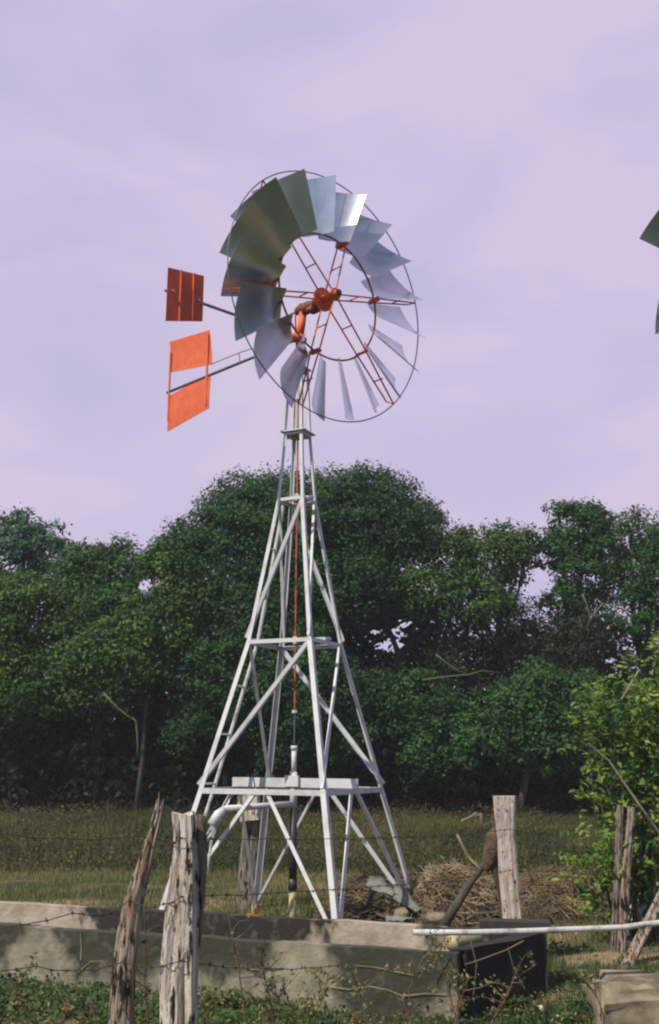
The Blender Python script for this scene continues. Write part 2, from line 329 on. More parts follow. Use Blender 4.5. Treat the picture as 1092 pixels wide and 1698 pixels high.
    MB().tube([(0,0,5.16), (0,0,5.50)], .026, 10).build('mast_sleeve', W, mast)
    MB().tube([(.055,.03,5.50), (.055,.03,5.80)], .012, 8).build('guide_bar', W, mast)
    m = MB().tube([(0,0,5.80), (0,0,5.86)], .06, 14).tube([Vector((0,0,5.84)), Vector((0,0,5.95)) + n*.03, Vector((0,0,6.10)) + n*.06], [.046, .044, .04], 12)
    m.tube([-h*.12 + Z*5.83, h*.08 + Z*5.83], .035, 10); m.box(-n*.05 + Z*5.85, (.12, .10, .06), h, n); head = m.build('turntable', M['orange'], root, True)
    m = MB()
    m.tube([n*.02 + Z*6.13, n*.33 + Z*HZ], .05, 14)
    m.box(n*.10 + Z*6.13, (.07, .16, .11), h, n, Z); m.box(n*.22 + Z*6.08, (.10, .10, .05), h, n, Z)
    m.tube([-n*.06 + Z*6.12, -n*.02 + Z*6.14, n*.05 + Z*6.19], [.02, .045, .03], 10)
    m.build('gearbox', M['rust'], root, True)
    MB().tube([-n*.06 + Z*6.10, -n*.055 + Z*5.86], .008, 6).build('crank_rod', M['rust'], root)
    # rotor
    m = MB().ring(hub + n*.02, h, Z, RO if tails else .70, .0065, 96, 6)
    rotor = m.build('rotor', M['ringsteel'], root, True)
    MB().ring(hub + n*.0, h, Z, .6627, .0105, 72, 6).build('inner_ring', M['ring_red'], rotor, True)
    m = MB()
    def disc(m, c, rad, th, k=20):
        m.tube([c - n*th/2, c + n*th/2], rad, k)
    disc(m, hub - n*.09, .125, .025); disc(m, hub + n*.09, .062, .03); m.tube([hub - n*.13, hub + n*.14], .04, 12)
    for k in range(6):
        a = k*math.pi/3 + .5; p = hub - n*.073 + (h*math.cos(a) + Z*math.sin(a))*.09; m.tube([p, p + n*.02], .012, 6)
    hb = m.build('hub', M['orange'], rotor)
    MB().tube([hub + n*.13, hub + n*.155], .032, 8).build('shaft_nut', M['black'], rotor)
    for k in range(6):
        a = k*math.pi/3 + phase + (0 if tails else math.radians(34)); d = h*math.cos(a) + Z*math.sin(a); tt = -h*math.sin(a) + Z*math.cos(a); m = MB()
        m.tube([hub - n*.085 + d*.10, hub - n*.075 + d*.66, hub - n*.05 + d*(RO-.05)], .0085, 6)
        m.tube([hub + n*.085 + d*.05, hub + n*.06 + d*.66, hub + n*.02 + d*RO], .0085, 6)
        for q in (.36, .66, 1.0): m.tube([hub - n*.07 + d*q, hub + n*.065 + d*q], .008, 6)
        m.tube([hub - n*.05 + d*(RO-.05), hub + n*.02 + d*RO], .007, 6)
        m.box(hub + d*.665, (.05, .02, .14), tt, d, n)
        m.build('spoke', M['orange'], rotor)
    bmesh_ = None; RB = random.Random(6)
    for k in range(nblade):
        a = (k + .5)*2*math.pi/nblade + phase; d = h*math.cos(a) + Z*math.sin(a); tt = -h*math.sin(a) + Z*math.cos(a)
        # local frame of a blade: x along the radius, y along the tangent, z along the shaft
        if bmesh_ is None:
            m = MB(); nr, nc = 6, 9; th = .0018; top = []; 
            for side in (1, -1):
                for i in range(nr+1):
                    u = i/nr; r = .655 + (RO - .06 - .655)*u; w_ = chord*(.56 + .44*u); beta = math.radians(41 - 4*u)
                    for j in range(nc+1):
                        v = (j/nc - .5); y = v*w_; camber = -.052*w_/chord*4*(.25 - v*v)*.9
                        yy = y*math.cos(beta) + camber*math.sin(beta); zz_ = -y*math.sin(beta) + camber*math.cos(beta)
                        m.v.append((r + (.012 if i == nr else 0)*math.cos(v*3), yy, zz_ + side*th))
            K = (nr+1)*(nc+1); m.v += list(m.v)
            for i in range(nr):
                for j in range(nc):
                    a0 = i*(nc+1)+j; m.f.append((a0, a0+nc+1, a0+nc+2, a0+1)); m.f.append((K+a0, K+a0+1, K+a0+nc+2, K+a0+nc+1))
            D = 2*K
            for i in range(nr): m.f.append((D+i*(nc+1), D+i*(nc+1)+K, D+(i+1)*(nc+1)+K, D+(i+1)*(nc+1))); m.f.append((D+i*(nc+1)+nc, D+(i+1)*(nc+1)+nc, D+(i+1)*(nc+1)+nc+K, D+i*(nc+1)+nc+K))
            for j in range(nc): m.f.append((D+j, D+j+1, D+j+1+K, D+j+K)); b0 = D+nr*(nc+1); m.f.append((b0+j, b0+j+K, b0+j+1+K, b0+j+1))
            o = m.build('blade', M['steel'], rotor, True); bmesh_ = o
        else:
            o = bmesh_.copy(); COL.objects.link(o); o.parent = rotor
        tr_ = math.radians(RB.uniform(-2.2, 2.2)); tt, n2_ = tt*math.cos(tr_) + n*math.sin(tr_), n*math.cos(tr_) - tt*math.sin(tr_)
        mw_ = Matrix(((d.x, tt.x, n2_.x, hub.x), (d.y, tt.y, n2_.y, hub.y), (d.z, tt.z, n2_.z, hub.z), (0,0,0,1)))
        o.matrix_local = mw_
    if not tails: return root
    # main tail: pipe, two swept orange panels either side of it
    tl = lambda s, z, off=0: -n*s + Z*z + h*off
    m = MB().tube([tl(.03, 5.83), tl(2.42, 5.86)], .017, 10); tail = m.build('tail_arm', M['pipe_steel'], root, True)
    MB().tube([tl(.2, 5.9), tl(1.02, 5.965), tl(1.55, 5.975)], .006, 6).tube([tl(1.02, 5.965), tl(1.0, 5.86)], .006, 6).build('stay_rod', M['pipe_steel'], tail)
    def panel(pts, N_, mt, par, nm='vane_panel', bow=.0):
        m = MB(); k = 6; (a, b, c, d_) = pts
        for sd in (1, -1):
            for i in range(k+1):
                for j in range(k+1):
                    u, v = i/k, j/k; p = a.lerp(b, u).lerp(d_.lerp(c, u), v)
                    m.v.append(tuple(p + N_*(sd*.0025 + bow*4*v*(1-v))))
        K = (k+1)**2; D = 2*K; m.v += list(m.v)
        for i in range(k):
            for j in range(k):
                q = i*(k+1)+j; m.f.append((q, q+1, q+k+2, q+k+1)); m.f.append((K+q, K+q+k+1, K+q+k+2, K+q+1))
        for i in range(k):
            q = D+i*(k+1); m.f.append((q, q+k+1, K+q+k+1, K+q)); q += k; m.f.append((q, K+q, K+q+k+1, q+k+1))
            m.f.append((D+i, D+K+i, D+K+i+1, D+i+1)); q = D+k*(k+1)+i; m.f.append((q, q+1, K+q+1, K+q))
        return m.build(nm, mt, par, True)
    panel([tl(2.41, 6.51), tl(1.59, 6.41), tl(1.52, 5.97), tl(2.36, 6.10)], h, M['orange'], tail, bow=.008)
    panel([tl(2.35, 5.81), tl(1.53, 5.87), tl(1.55, 5.45), tl(2.38, 5.36)], h, M['orange'], tail, bow=-.008)
    for s in (1.60, 2.36): MB().bar(tl(s, 5.5, -.012), tl(s, 6.36, -.012), .03, .012, h).build('vane_post', M['orange'], tail)
    # side vane, parallel to the rotor
    sv = lambda s, z, off=0: -h*s + Z*z + n*off
    m = MB().tube([sv(.08, 5.84), sv(1.66, 5.845)], .015, 10); arm = m.build('side_vane_arm', M['pipe_steel'], root, True)
    MB().tube([sv(.03, 5.84), sv(.32, 5.842)], .026, 10).build('arm_socket', M['orange'], arm)
    xs_ = [1.235, 1.36, 1.505, 1.655]
    for i in range(3):
        zt = lambda q: 6.12 - .05*(q - 1.235)/.42; zb = lambda q: 5.65 - .12*(q - 1.235)/.42; q0, q1 = xs_[i] + .003, xs_[i+1] - .003
        panel([sv(q1, zt(q1), .02), sv(q0, zt(q0), .02), sv(q0, zb(q0), .02), sv(q1, zb(q1), .02)], n, M['red'], arm)
    for i in (1, 2): MB().bar(sv(xs_[i], zb(xs_[i]) + .002, .03), sv(xs_[i], zt(xs_[i]) - .002, .03), .014, .02, n).build('vane_rib', M['orange'], arm)
    for s in (1.30, 1.60): MB().tube([sv(s, 5.845, .015), sv(s, 5.845, .045)], .014, 8).build('bolt', M['steel'], arm)
    return root
make_windmill((TX, TY, 0), 'white four-legged windmill with orange tail panels standing behind the concrete trough', phase=math.radians(14), chord=.585)
make_windmill((3.92, 10.1, 0), 'second windmill mostly out of frame, only steel blade tips at the right edge', nblade=8, rz=math.radians(-14), phase=math.radians(-4), tails=False, chord=.66)
# pump under the tower: a well pump with its spout, stands on the ground
pump = empty('well_pump', (TX, TY, 0), 'upright pump pipe with a white sloping spout under the windmill', 'pump')
B = MB().tube([(0,0,1.12), (0,0,1.27), (0,0,1.46)], .034, 12).tube([(0,0,1.44), (0,0,1.68)], .024, 12).tube([(0,0,1.66), (0,0,1.70)], .032, 12)
B.build('pump_head', M['white'], pump, True)
e1 = (corner(1, 'F') + corner(1, 'R') - corner(1, 'L') - corner(1, 'B')).normalized()
MB().box(Vector((0,0,1.375)) + Vector((e1.y, -e1.x, 0))*.035, (.14, .03, .10), e1, Vector((e1.y, -e1.x, 0))).build('bracket', M['white'], pump)
MB().tube([(0,0,.42), (0,0,1.13)], .036, 12).tube([(0,0,.40), (0,0,.5)], .042, 12).build('riser_pipe', M['black'], pump, True)
MB().tube([(0,0,-.02), (0,0,.40)], .033, 12).build('well_casing', M['cream'], pump, True)
sp0 = Vector((0, 0, 1.165)); q = at(372, 1341, 9.75) - Vector((TX, TY, 0))
MB().tube([sp0, q], .028, 12).build('spout', M['white'], pump, True)
q1 = at(362, 1350, 9.72) - Vector((TX, TY, 0)); q2 = at(352, 1368, 9.7) - Vector((TX, TY, 0))
MB().tube([q, q1, q2], [.028, .045, .05], 12).build('spout_elbow', M['white'], pump, True)
wpts = [at(x, y, 9.7) - Vector((TX, TY, 0)) for x, y in ((353, 1362), (354, 1378), (350, 1395), (348, 1412), (345, 1430), (344, 1450))]
tag(MB().tube(wpts, [.035, .022, .012, .012, .008, .004], 8).build('water_stream', M['water'], pump, True), 'thin stream of water falling from the spout')
# ------------------------------------------------------------------ tank
RZ = .40
A0 = onz(757, 1582, RZ); A1 = onz(430, 1560, RZ); A2 = onz(0, 1535, RZ)
C0 = onz(897, 1538, RZ); C1 = onz(700, 1536, RZ); C2 = onz(0, 1497, RZ)
dF = (A2 - A0).normalized(); A3 = A0 + dF*8; dB = (C2 - C1).normalized(); C0 = Vector((1.52, C1.y - dB.y/dB.x*(C1.x - 1.52), RZ)); C3 = C0 + dB*8.6
conf = concrete('mildewed_concrete_front', (.29, .26, .205), (.034, .036, .026), .49, .60, [((-2.05, 8.0, .12), .26, -1.8), ((-.15, 7.4, .22), .24, -1.6), ((-1.0, 7.7, .05), .22, -1.2), ((-.5, 7.55, .02), .2, -1.2), ((.45, 7.18, .3), .34, 1.2)])
conb = concrete('mildewed_concrete_back', (.42, .355, .30), (.020, .016, .014), .66, .73, [((-2.6, 9.25, .3), .6, -2.5), ((-1.3, 8.8, .3), .42, 2), ((-.6, 8.55, .3), .42, 2), ((.35, 8.3, .3), .32, -2.5)])
cone = concrete('end_shade_concrete', (.06, .055, .045), (.012, .012, .010), .4, .6)  # the end wall's shade is put into this near-black colour
tank = empty('water_trough', (0, 0, 0), 'long low mildew-stained concrete water trough in front of the windmill', 'water trough')
def wall(a, b, t, z0, z1, inward, name, mt, nseg=40, jag=.010):
    a, b = Vector(a), Vector(b); a.z = b.z = 0; e = (b - a); o = Vector(inward).normalized()*t; m = MB(); nz_ = 6; k0 = 0
    prof = [(0, z) for z in np.linspace(z0, z1, nz_)] + [(1, z) for z in np.linspace(z1, z0, nz_)]
    for i in range(nseg+1):
        p = a + e*(i/nseg)
        for (s, z) in prof:
            q = p + o*s; j = jag*noise.noise(q*5 + Vector((0,0,z*7))); zz = z + (jag*1.6*noise.noise(q*3.1) if z == z1 else 0)
            m.v.append((q.x + j, q.y + j, zz))
    n = len(prof)
    for i in range(nseg):
        for j in range(n): m.f.append((i*n+j, i*n+(j+1) % n, (i+1)*n+(j+1) % n, (i+1)*n+j))
    m.f.append(tuple(range(n-1, -1, -1))); m.f.append(tuple(nseg*n + j for j in range(n)))
    return m.build(name, mt, tank)
inF = Vector((-dF.y, dF.x, 0)); inF = inF if inF.y > 0 else -inF
wall(A3, A0, .10, -.1, RZ, inF, 'front_wall', conf, 70)
wall(C3, C0, .10, -.1, RZ, inF, 'back_wall', conb, 70)
dE = (C0 - A0).normalized(); inE = Vector((-dE.y, dE.x, 0)); inE = inE if inE.x < 0 else -inE
eo = dE*.004
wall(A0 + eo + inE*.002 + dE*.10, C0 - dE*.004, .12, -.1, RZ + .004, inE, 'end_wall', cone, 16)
fl = MB(); z = .12
a, b, c, d = A3 + inF*.1, A0 + inF*.1, C0, C3; fl.add([(a.x, a.y, z), (b.x, b.y, z), (c.x, c.y, z), (d.x, d.y, z), (a.x, a.y, -.05), (b.x, b.y, -.05), (c.x, c.y, -.05), (d.x, d.y, -.05)], [(0,1,2,3), (7,6,5,4), (0,4,5,1), (1,5,6,2), (2,6,7,3), (3,7,4,0)])
fl.build('tank_floor', M['moss'], tank)
# pale mortar ridges over the cracks in the front wall
fn = -inF
def onfront(px, py):
    dd = ray(px, py); O = Vector((0,0,EYE)); t_ = (A0 - O).dot(fn)/dd.dot(fn); return O + dd*t_ + fn*.006
cm = MB()
for ir, pl in enumerate(([(548,1637),(580,1641),(612,1636),(640,1641),(668,1652),(705,1648),(740,1650)], [(575,1601),(620,1604),(660,1612),(690,1618)], [(130,1612),(150,1595),(170,1593),(183,1612)], [(350,1600),(420,1608),(470,1606)], [(134,1545),(135,1570),(134,1592)])):
    MB().tube([onfront(*p) - fn*.004 for p in pl], .006, 5).build('mortar_ridge', M['stone'], tank)
# things lying on the trough
def rock(name, c, r, label, cat, mt, seed=0, par=None, group=None):
    m = MB(); nu, nv_ = 14, 9; c = Vector(c)
    for i in range(nv_+1):
        for j in range(nu):
            th, ph = math.pi*i/nv_, 2*math.pi*j/nu; d = Vector((math.sin(th)*math.cos(ph), math.sin(th)*math.sin(ph), math.cos(th)))
            e = Vector([math.copysign(abs(x)**.7, x) for x in d]); k = 1 + .25*noise.noise(d*1.7 + Vector((seed*3.1, seed, 0)))
            m.v.append((e.x*r[0]*k, e.y*r[1]*k, e.z*r[2]*k))
    for i in range(nv_):
        for j in range(nu): m.f.append((i*nu+j, (i+1)*nu+j, (i+1)*nu+(j+1) % nu, i*nu+(j+1) % nu))
    o = m.build(name, mt, par, True); o.location = c
    return tag(o, label, cat, group)
def logx(name, a, b, r, mt, label, cat, group=None, n=12):
    m = MB(); a, b = Vector(a), Vector(b); pts = [a.lerp(b, i/8) for i in range(9)]
    m.tube([p - a for p in pts], [r*(1 + .12*noise.noise(p*9)) for p in pts], n); o = m.build(name, mt, None, True); o.location = a; return tag(o, label, cat, group)
logx('log', at(748, 1564, 7.45), at(792, 1556, 7.75), .05, M['cream'], 'short pale cut log lying on the corner of the trough', 'log')
bd = MB(); bc = at(853, 1537, 8.05); bd.box((0,0,0), (.5, .16, .05)); o = bd.build('board', M['moss']); o.location = (bc.x, bc.y, RZ + .035); o.rotation_euler = (0, 0, -.1); tag(o, 'black wet board lying across the right end of the trough', 'board')
# irrigation pipe
pp = [at(685, 1546, 7.06), at(780, 1546, 7.1), at(870, 1544, 7.14), at(950, 1541, 7.2), at(1030, 1538, 7.25), at(1075, 1532, 7.3), at(1180, 1520, 7.35), at(1400, 1560, 7.5)]
tag(MB().tube(pp, .018, 10).build('water_pipe', M['white_old'], None, True), 'long whitish plastic pipe running level from the trough to the right edge', 'pipe')
# ------------------------------------------------------------------ posts
def post(base, top, r0, r1, mt, label, seed=0, fray=.0, elong=1., group='wooden fence posts', name='fence_post', path=None, sq=0., wl=None):
    base, top = Vector(base), Vector(top); m = MB(); nseg, n = 60, 28; ax = (top - base); Lh = ax.length; axn = ax.normalized()
    x = (Vector((1,0,0)) - axn*axn.x).normalized(); y = axn.cross(x)
    def pathat(t):
        z = t*(len(path)-1); k = min(int(z), len(path)-2); return path[k].lerp(path[k+1], z-k) - base
    for i in range(nseg+1):
        t = i/nseg; p = (pathat(t) if path else ax*t) + x*(.012*noise.noise(Vector((t*2.2, seed, 0)))*Lh*.9) + y*.01*noise.noise(Vector((t*2, seed, 9))); r = r0 + (r1 - r0)*t
        if wl: zz = t*(len(wl)-1); kk = min(int(zz), len(wl)-2); r = wl[kk] + (wl[kk+1] - wl[kk])*(zz - kk)
        for j in range(n):
            a = 2*math.pi*j/n; sqf = 1 + sq*(1/max(abs(math.cos(a)), abs(math.sin(a))) - 1); dm = .35 if sq > .8 else .75
            k = 1 + dm*.20*noise.noise(Vector((math.cos(a)*2.4, math.sin(a)*2.4, t*Lh*1.3 + seed*7))) + .13*noise.noise(Vector((math.cos(a)*6, math.sin(a)*6, t*Lh*2.2 + seed*3)))
            g = noise.noise(Vector((math.cos(a)*3.5, math.sin(a)*3.5, t*Lh*1.1 + seed*11 + 40)))
            if g > .22 and sq < .8: k -= min(.32, (g - .22)*1.6)
            q = p + (x*math.cos(a) + y*math.sin(a)*elong)*r*k*sqf
            if t > .93: q = q + axn*(fray*noise.noise(Vector((math.cos(a)*2.5, math.sin(a)*2.5, seed))))*((t-.93)/.07)
            m.v.append(tuple(q))
    for i in range(nseg):
        for j in range(n): m.f.append((i*n+j, i*n+(j+1) % n, (i+1)*n+(j+1) % n, (i+1)*n+j))
    m.v.append(tuple(ax)); c = len(m.v)-1
    for j in range(n): m.f.append((nseg*n+j, nseg*n+(j+1) % n, c))
    o = m.build(name, mt); o.location = base; return tag(o, label, 'post', group)
def grounded(px_top, py_top, px_bot, py_bot, Y):
    a, b = at(px_top, py_top, Y), at(px_bot, py_bot, Y); t = (a.z + .1)/(a.z - b.z); return a + (b - a)*t, a
def pathp(pts, Y, depth=.0):
    P = [at(x, y, Y) for x, y in pts][::-1]; e = (P[1] - P[0]).normalized(); k = (P[0].z + .1)/e.z; return [P[0] - e*k*f_ for f_ in (1, .66, .33)] + P
pa = pathp([(262,1350),(248,1395),(238,1440),(224,1490),(214,1550),(207,1600),(201,1650),(197,1698)], 4.9)
post(pa[0], pa[-1], 0, 0, M['wood_tan'], 'thin splintered post leaning right, leftmost in the foreground', 1, .16, 1., path=pa, wl=[.05,.05,.05,.050,.050,.047,.046,.046,.040,.034,.026,.014])
pa = pathp([(303,1350),(305,1400),(303,1450),(300,1500),(297,1560),(295,1620),(296,1698)], 4.8)
post(pa[0], pa[-1], 0, 0, M['wood'], 'thick pale peeling post standing upright in the foreground', 2.3, .02, path=pa, wl=[.078,.078,.078,.076,.076,.073,.067,.058,.050,.050], sq=.4)
pa = pathp([(329,1352),(330,1420),(325,1500),(318,1580),(311,1640)], 4.92)
post(pa[0], pa[-1], 0, 0, M['wood_grey'], 'slim grey post tied against the thick peeling post', 5.1, .0, path=pa, wl=[.03,.03,.03,.032,.036,.036,.034,.028], sq=.5)
pa = pathp([(837,1320),(838,1350),(841,1390),(844,1450),(849,1520),(850,1590)], 8.9)
post(pa[0], pa[-1], 0, 0, M['wood_pale'], 'bleached square post standing behind the right end of the trough', 3.7, .0, path=pa, wl=[.075,.075,.075,.075,.072,.075,.068,.080,.082], sq=.9)
g = onz(414, 1507, 0); b_, t_ = grounded(416, 1352, 410, 1507, g.y)
post(b_, t_, .12, .095, M['wood_grey'], 'brown split post standing behind the windmill legs', 6.2, .04)
hb_ = at(413, 1339, g.y - .1); wb = MB().box((0,0,0), (.22, .18, .27), (.98, -.15, .1), (.15, .98, 0), (-.1, 0, .99)); o = wb.build('wooden_block', M['wood']); o.location = hb_; tag(o, 'pale wooden block on top of the split post behind the windmill', 'block')
b_, t_ = grounded(1028, 1335, 1018, 1560, 9.55); post(b_, t_, .034, .030, M['wood_grey'], 'slim grey post, left one of the pair inside the green bush', 7.1)
b_, t_ = grounded(1046, 1338, 1032, 1560, 9.5); post(b_, t_, .038, .034, M['wood_tan'], 'brownish post, right one of the pair inside the green bush', 8.4)
b_, t_ = grounded(1100, 1480, 1040, 1570, 9.2); b_.y -= .3; post(b_, t_, .05, .04, M['wood_tan'], 'pale stick leaning right at the right edge under the bush', 9.2, name='leaning_pole')
# forked dead stump
st = empty('dead_stump', onz(770, 1600, 0), 'dark forked dead stump with a rust brown head beside the bleached post', 'stump'); so_ = Vector(st.location)
Yd = 9.25
def rel(px, py, Y=Yd): return at(px, py, Y) - so_
MB().tube([rel(730, 1545), rel(752, 1508), rel(778, 1466), rel(800, 1437), rel(815, 1415)], [.042, .038, .032, .024, .022], 10).build('limb', M['bark'], st, True)
MB().tube([rel(846, 1560), rel(838, 1528), rel(830, 1480), rel(820, 1445), rel(818, 1420)], [.02, .025, .024, .03, .03], 10).build('limb', M['wood_dark'], st, True)
m = MB().tube([rel(806, 1440), rel(812, 1428), rel(818, 1405), rel(820, 1385), rel(824, 1372)], [.03, .065, .075, .07, .03], 14)
m.v = [tuple(Vector(v) + Vector((1,1,1))*.03*noise.noise(Vector(v)*11)) for v in m.v]; m.build('stump_head', mat('rust_brown_bark', (.14, .075, .045), .9, scale=9, rgb2=(.035, .035, .028), bump=.7), st, True)
MB().tube([rel(812, 1432), rel(828, 1438), rel(845, 1428)], .012, 6).build('twig', M['wood_dark'], st)
# ------------------------------------------------------------------ barbed wire
def wire(pts, label, seed, sag=.03):
    R_ = random.Random(seed); P = []
    for a, b in zip(pts[:-1], pts[1:]):
        a, b = Vector(a), Vector(b); n = max(6, int((b - a).length/.12))
        for i in range(n): t = i/n; p = a.lerp(b, t); p.z -= sag*4*t*(1-t); p += Vector((0, R_.uniform(-.004, .004), R_.uniform(-.004, .004))); P.append(p)
    P.append(Vector(pts[-1])); m = MB(); m.tube(P, .0022, 5)
    for p in P[::1]:
        for k in range(2):
            d = Vector((R_.uniform(-.5, .5), R_.uniform(-1, 1), R_.uniform(-1, 1))).normalized()*.013; m.tube([p - d, p + d], .0015, 4)
        m.tube([p - Vector((.006,0,0)), p + Vector((.006,0,0))], .0045, 5)
    o = m.build('barbed_wire', M['wire']); return tag(o, label, 'barbed wire', 'barbed wire strands')
wire([at(-150, 1360, 4.3), at(240, 1388, 4.86), at(300, 1390, 4.72), at(845, 1375, 8.8), at(1030, 1386, 9.85), at(1250, 1390, 10.5)], 'top barbed wire strand running across the posts', 1)
wire([at(-150, 1540, 4.2), at(120, 1514, 4.5), at(215, 1493, 4.84), at(300, 1488, 4.72), at(845, 1443, 8.8), at(1030, 1432, 9.85), at(1250, 1440, 10.5)], 'middle barbed wire strand crossing above the trough', 2)
wire([at(-150, 1590, 4.2), at(60, 1602, 4.5), at(205, 1593, 4.84), at(300, 1592, 4.7), at(560, 1600, 6.3), at(920, 1612, 8.0), at(1140, 1590, 8.6)], 'lowest barbed wire strand crossing the trough wall', 3)
# ------------------------------------------------------------------ leaves
HOLES = [(648, 1072, 27, 14), (668, 1034, 15, 9), (655, 1052, 16, 12), (622, 1048, 12, 6), (239, 971, 9, 9), (907, 965, 13, 20), (890, 950, 10, 10), (1012, 1096, 9, 7), (905, 1010, 5, 5), (668, 945, 4, 4), (406, 1013, 4, 4)]
def project(P):
    x = P[:, 0]; y = P[:, 1]; z = P[:, 2] - EYE
    d = y*math.cos(PITCH) + z*math.sin(PITCH); u = -y*math.sin(PITCH) + z*math.cos(PITCH)
    return x/d*F + PW/2, -u/d*F + PH/2
GAPS = []
for (px, py, rx, ry) in HOLES:
    c = at(px, py, 31); s = 31/F; GAPS.append((np.array(c), rx*s*1.05, 9.0, ry*s*1.05, np.array(ray(px, py))))
def leaf_quads(C, size, nrm, aspect=.55, fold=.25):
    n = len(C); nrm = nrm/np.linalg.norm(nrm, axis=1, keepdims=True)
    r = RNG.normal(size=(n, 3)); u = np.cross(nrm, r); u /= np.linalg.norm(u, axis=1, keepdims=True) + 1e-9; v = np.cross(nrm, u)
    s = size[:, None]; V = np.empty((n, 4, 3))
    V[:, 0] = C - u*s*.5; V[:, 1] = C + v*s*aspect*.5 + nrm*s*fold*.3; V[:, 2] = C + u*s*.5; V[:, 3] = C - v*s*aspect*.5 + nrm*s*fold*.3
    return V.reshape(-1, 3)
def cut_gaps(P):
    keep = np.ones(len(P), bool)
    for c, a, b, e, r in GAPS:
        t = (P[:, 1] - c[1])/r[1]; ax = c[None] + r[None]*t[:, None]      # the gap is a tunnel through the crowns
        k = ((P[:, 0] - ax[:, 0])/a)**2 + ((P[:, 2] - ax[:, 2])/e)**2
        keep &= ~((k < 1 + .3*np.sin(P[:, 0]*40 + P[:, 2]*31)) & (RNG.random(len(P)) < .93))
    return keep
def tree(name, label, cat, lobes, mt, nclump, per, leaf, base=None, bark='bark', clump=.38, seed=0, tint=(.35, .25), dz=.62, group='trees at the edge of the field', trunk=True, limbs=10, trunk_r=.16, gap=True, depth=.9, shell=.62, spread=1.0):
    rg = np.random.default_rng(seed + 100); rnd = random.Random(seed)
    Lb = []
    for (px, py, rx, ry, Y) in lobes:
        c = np.array(at(px, py, Y)); s = Y/F; Lb.append((c, np.array([rx*s, min(max(rx, ry)*s*depth, 3.2), ry*s])))
    wts = np.array([r[0]*r[2] for c, r in Lb]); wts /= wts.sum()
    ids = rg.choice(len(Lb), nclump, p=wts); CC = []; CO = []
    for i in ids:
        c, r = Lb[i]
        d = rg.normal(size=3); d /= np.linalg.norm(d)
        if d[1] > .35 and rg.random() < .6: d[1] = -d[1]
        if d[2] < -.5 and rg.random() < .4: d[2] = -d[2]
        CC.append(c + d*r*rg.uniform(shell, 1.0)); CO.append(d)
    CC = np.array(CC); CO = np.array(CO)
    ct = np.clip(tint[0] + tint[1]*rg.normal(size=nclump) + .12*CO[:, 2], 0, 1); cs = clump*rg.uniform(.6, 1.35, nclump)  # upward clumps tinted lighter: top highlights put into the leaf colour
    k = np.repeat(np.arange(nclump), per); g = rg.normal(size=(len(k), 3))*np.array([.55, .55, .55*dz]); gl = np.linalg.norm(g, axis=1, keepdims=True); g = g*np.minimum(1, .95/np.maximum(gl, 1e-6)); g *= (cs[k])[:, None]*spread
    P = CC[k] + g; zmin = .25; ok = P[:, 2] > zmin
    if gap: ok &= cut_gaps(P)
    P = P[ok]; k = k[ok]; g = g[ok]
    nn = g/(np.linalg.norm(g, axis=1, keepdims=True)+1e-6)*.5 + CO[k]*.55 + np.array([0, -.05, .55]) + rg.normal(size=(len(P), 3))*.55
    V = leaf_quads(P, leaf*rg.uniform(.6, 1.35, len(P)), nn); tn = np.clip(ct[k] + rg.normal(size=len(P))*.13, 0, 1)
    if base is None:
        cx = float(np.mean([c[0] for c, r in Lb])); cy = float(np.mean([c[1] for c, r in Lb])); base = (cx, cy, 0)
    base = Vector(base); root = empty(name, base, label, cat, group)
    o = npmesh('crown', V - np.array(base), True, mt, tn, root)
    if trunk:
        order = sorted(Lb, key=lambda q: q[0][2]); top = order[-1][0]; ty = base.y + .0
        p0 = Vector((base.x, base.y, -.1)); p3 = Vector(order[-1][0]); mid = p0.lerp(p3, .45); mid.x += rnd.uniform(-.25, .25)
        pts = [p0, p0.lerp(mid, .5) + Vector((rnd.uniform(-.1, .1), 0, 0)), mid, mid.lerp(p3, .5) + Vector((rnd.uniform(-.2, .2), 0, 0)), p3]
        MB().tube([p - base for p in pts], [trunk_r*1.25, trunk_r, trunk_r*.8, trunk_r*.5, trunk_r*.25], 10).build('trunk', M[bark], root, True)
        sel = rg.choice(nclump, min(limbs, nclump), replace=False)
        for q in sel:
            e = Vector(CC[q]); t = rnd.uniform(.3, .8); s = pts[1].lerp(pts[3], t); mm_ = s.lerp(e, .5) + Vector((rnd.uniform(-.25, .25), 0, rnd.uniform(.0, .35)))
            MB().tube([s - base, s.lerp(mm_, .5) - base + Vector((0,0,.08)), mm_ - base, e - base], [trunk_r*.4, trunk_r*.3, trunk_r*.22, trunk_r*.08], 6).build('branch', M[bark], root, True)
    return root
Yt = 30
big = tree('rain_tree', 'huge dome shaped dark green tree rising behind the windmill', 'tree',
     [(505,900,180,125,Yt), (400,925,128,120,Yt-.5), (340,940,78,105,Yt-.5), (300,925,42,60,Yt-.5), (450,865,110,85,Yt), (600,880,135,105,Yt), (655,905,98,88,Yt-.3), (690,880,60,55,Yt), (430,845,100,65,Yt), (585,840,125,66,Yt), (440,1040,140,110,Yt-1), (570,985,120,75,Yt-1), (375,1130,100,80,Yt-1.5), (490,1150,130,110,Yt-1.5), (600,1190,90,90,Yt-1.2), (520,1240,110,60,Yt-1.2), (330,1205,60,52,Yt-1.6)],
     M['leaf_big'], 3300, 50, .105, clump=.36, seed=1, tint=(.42, .18), shell=.5, trunk_r=.36, limbs=26, base=(at(500, 1300, Yt+1).x, Yt+1, 0))
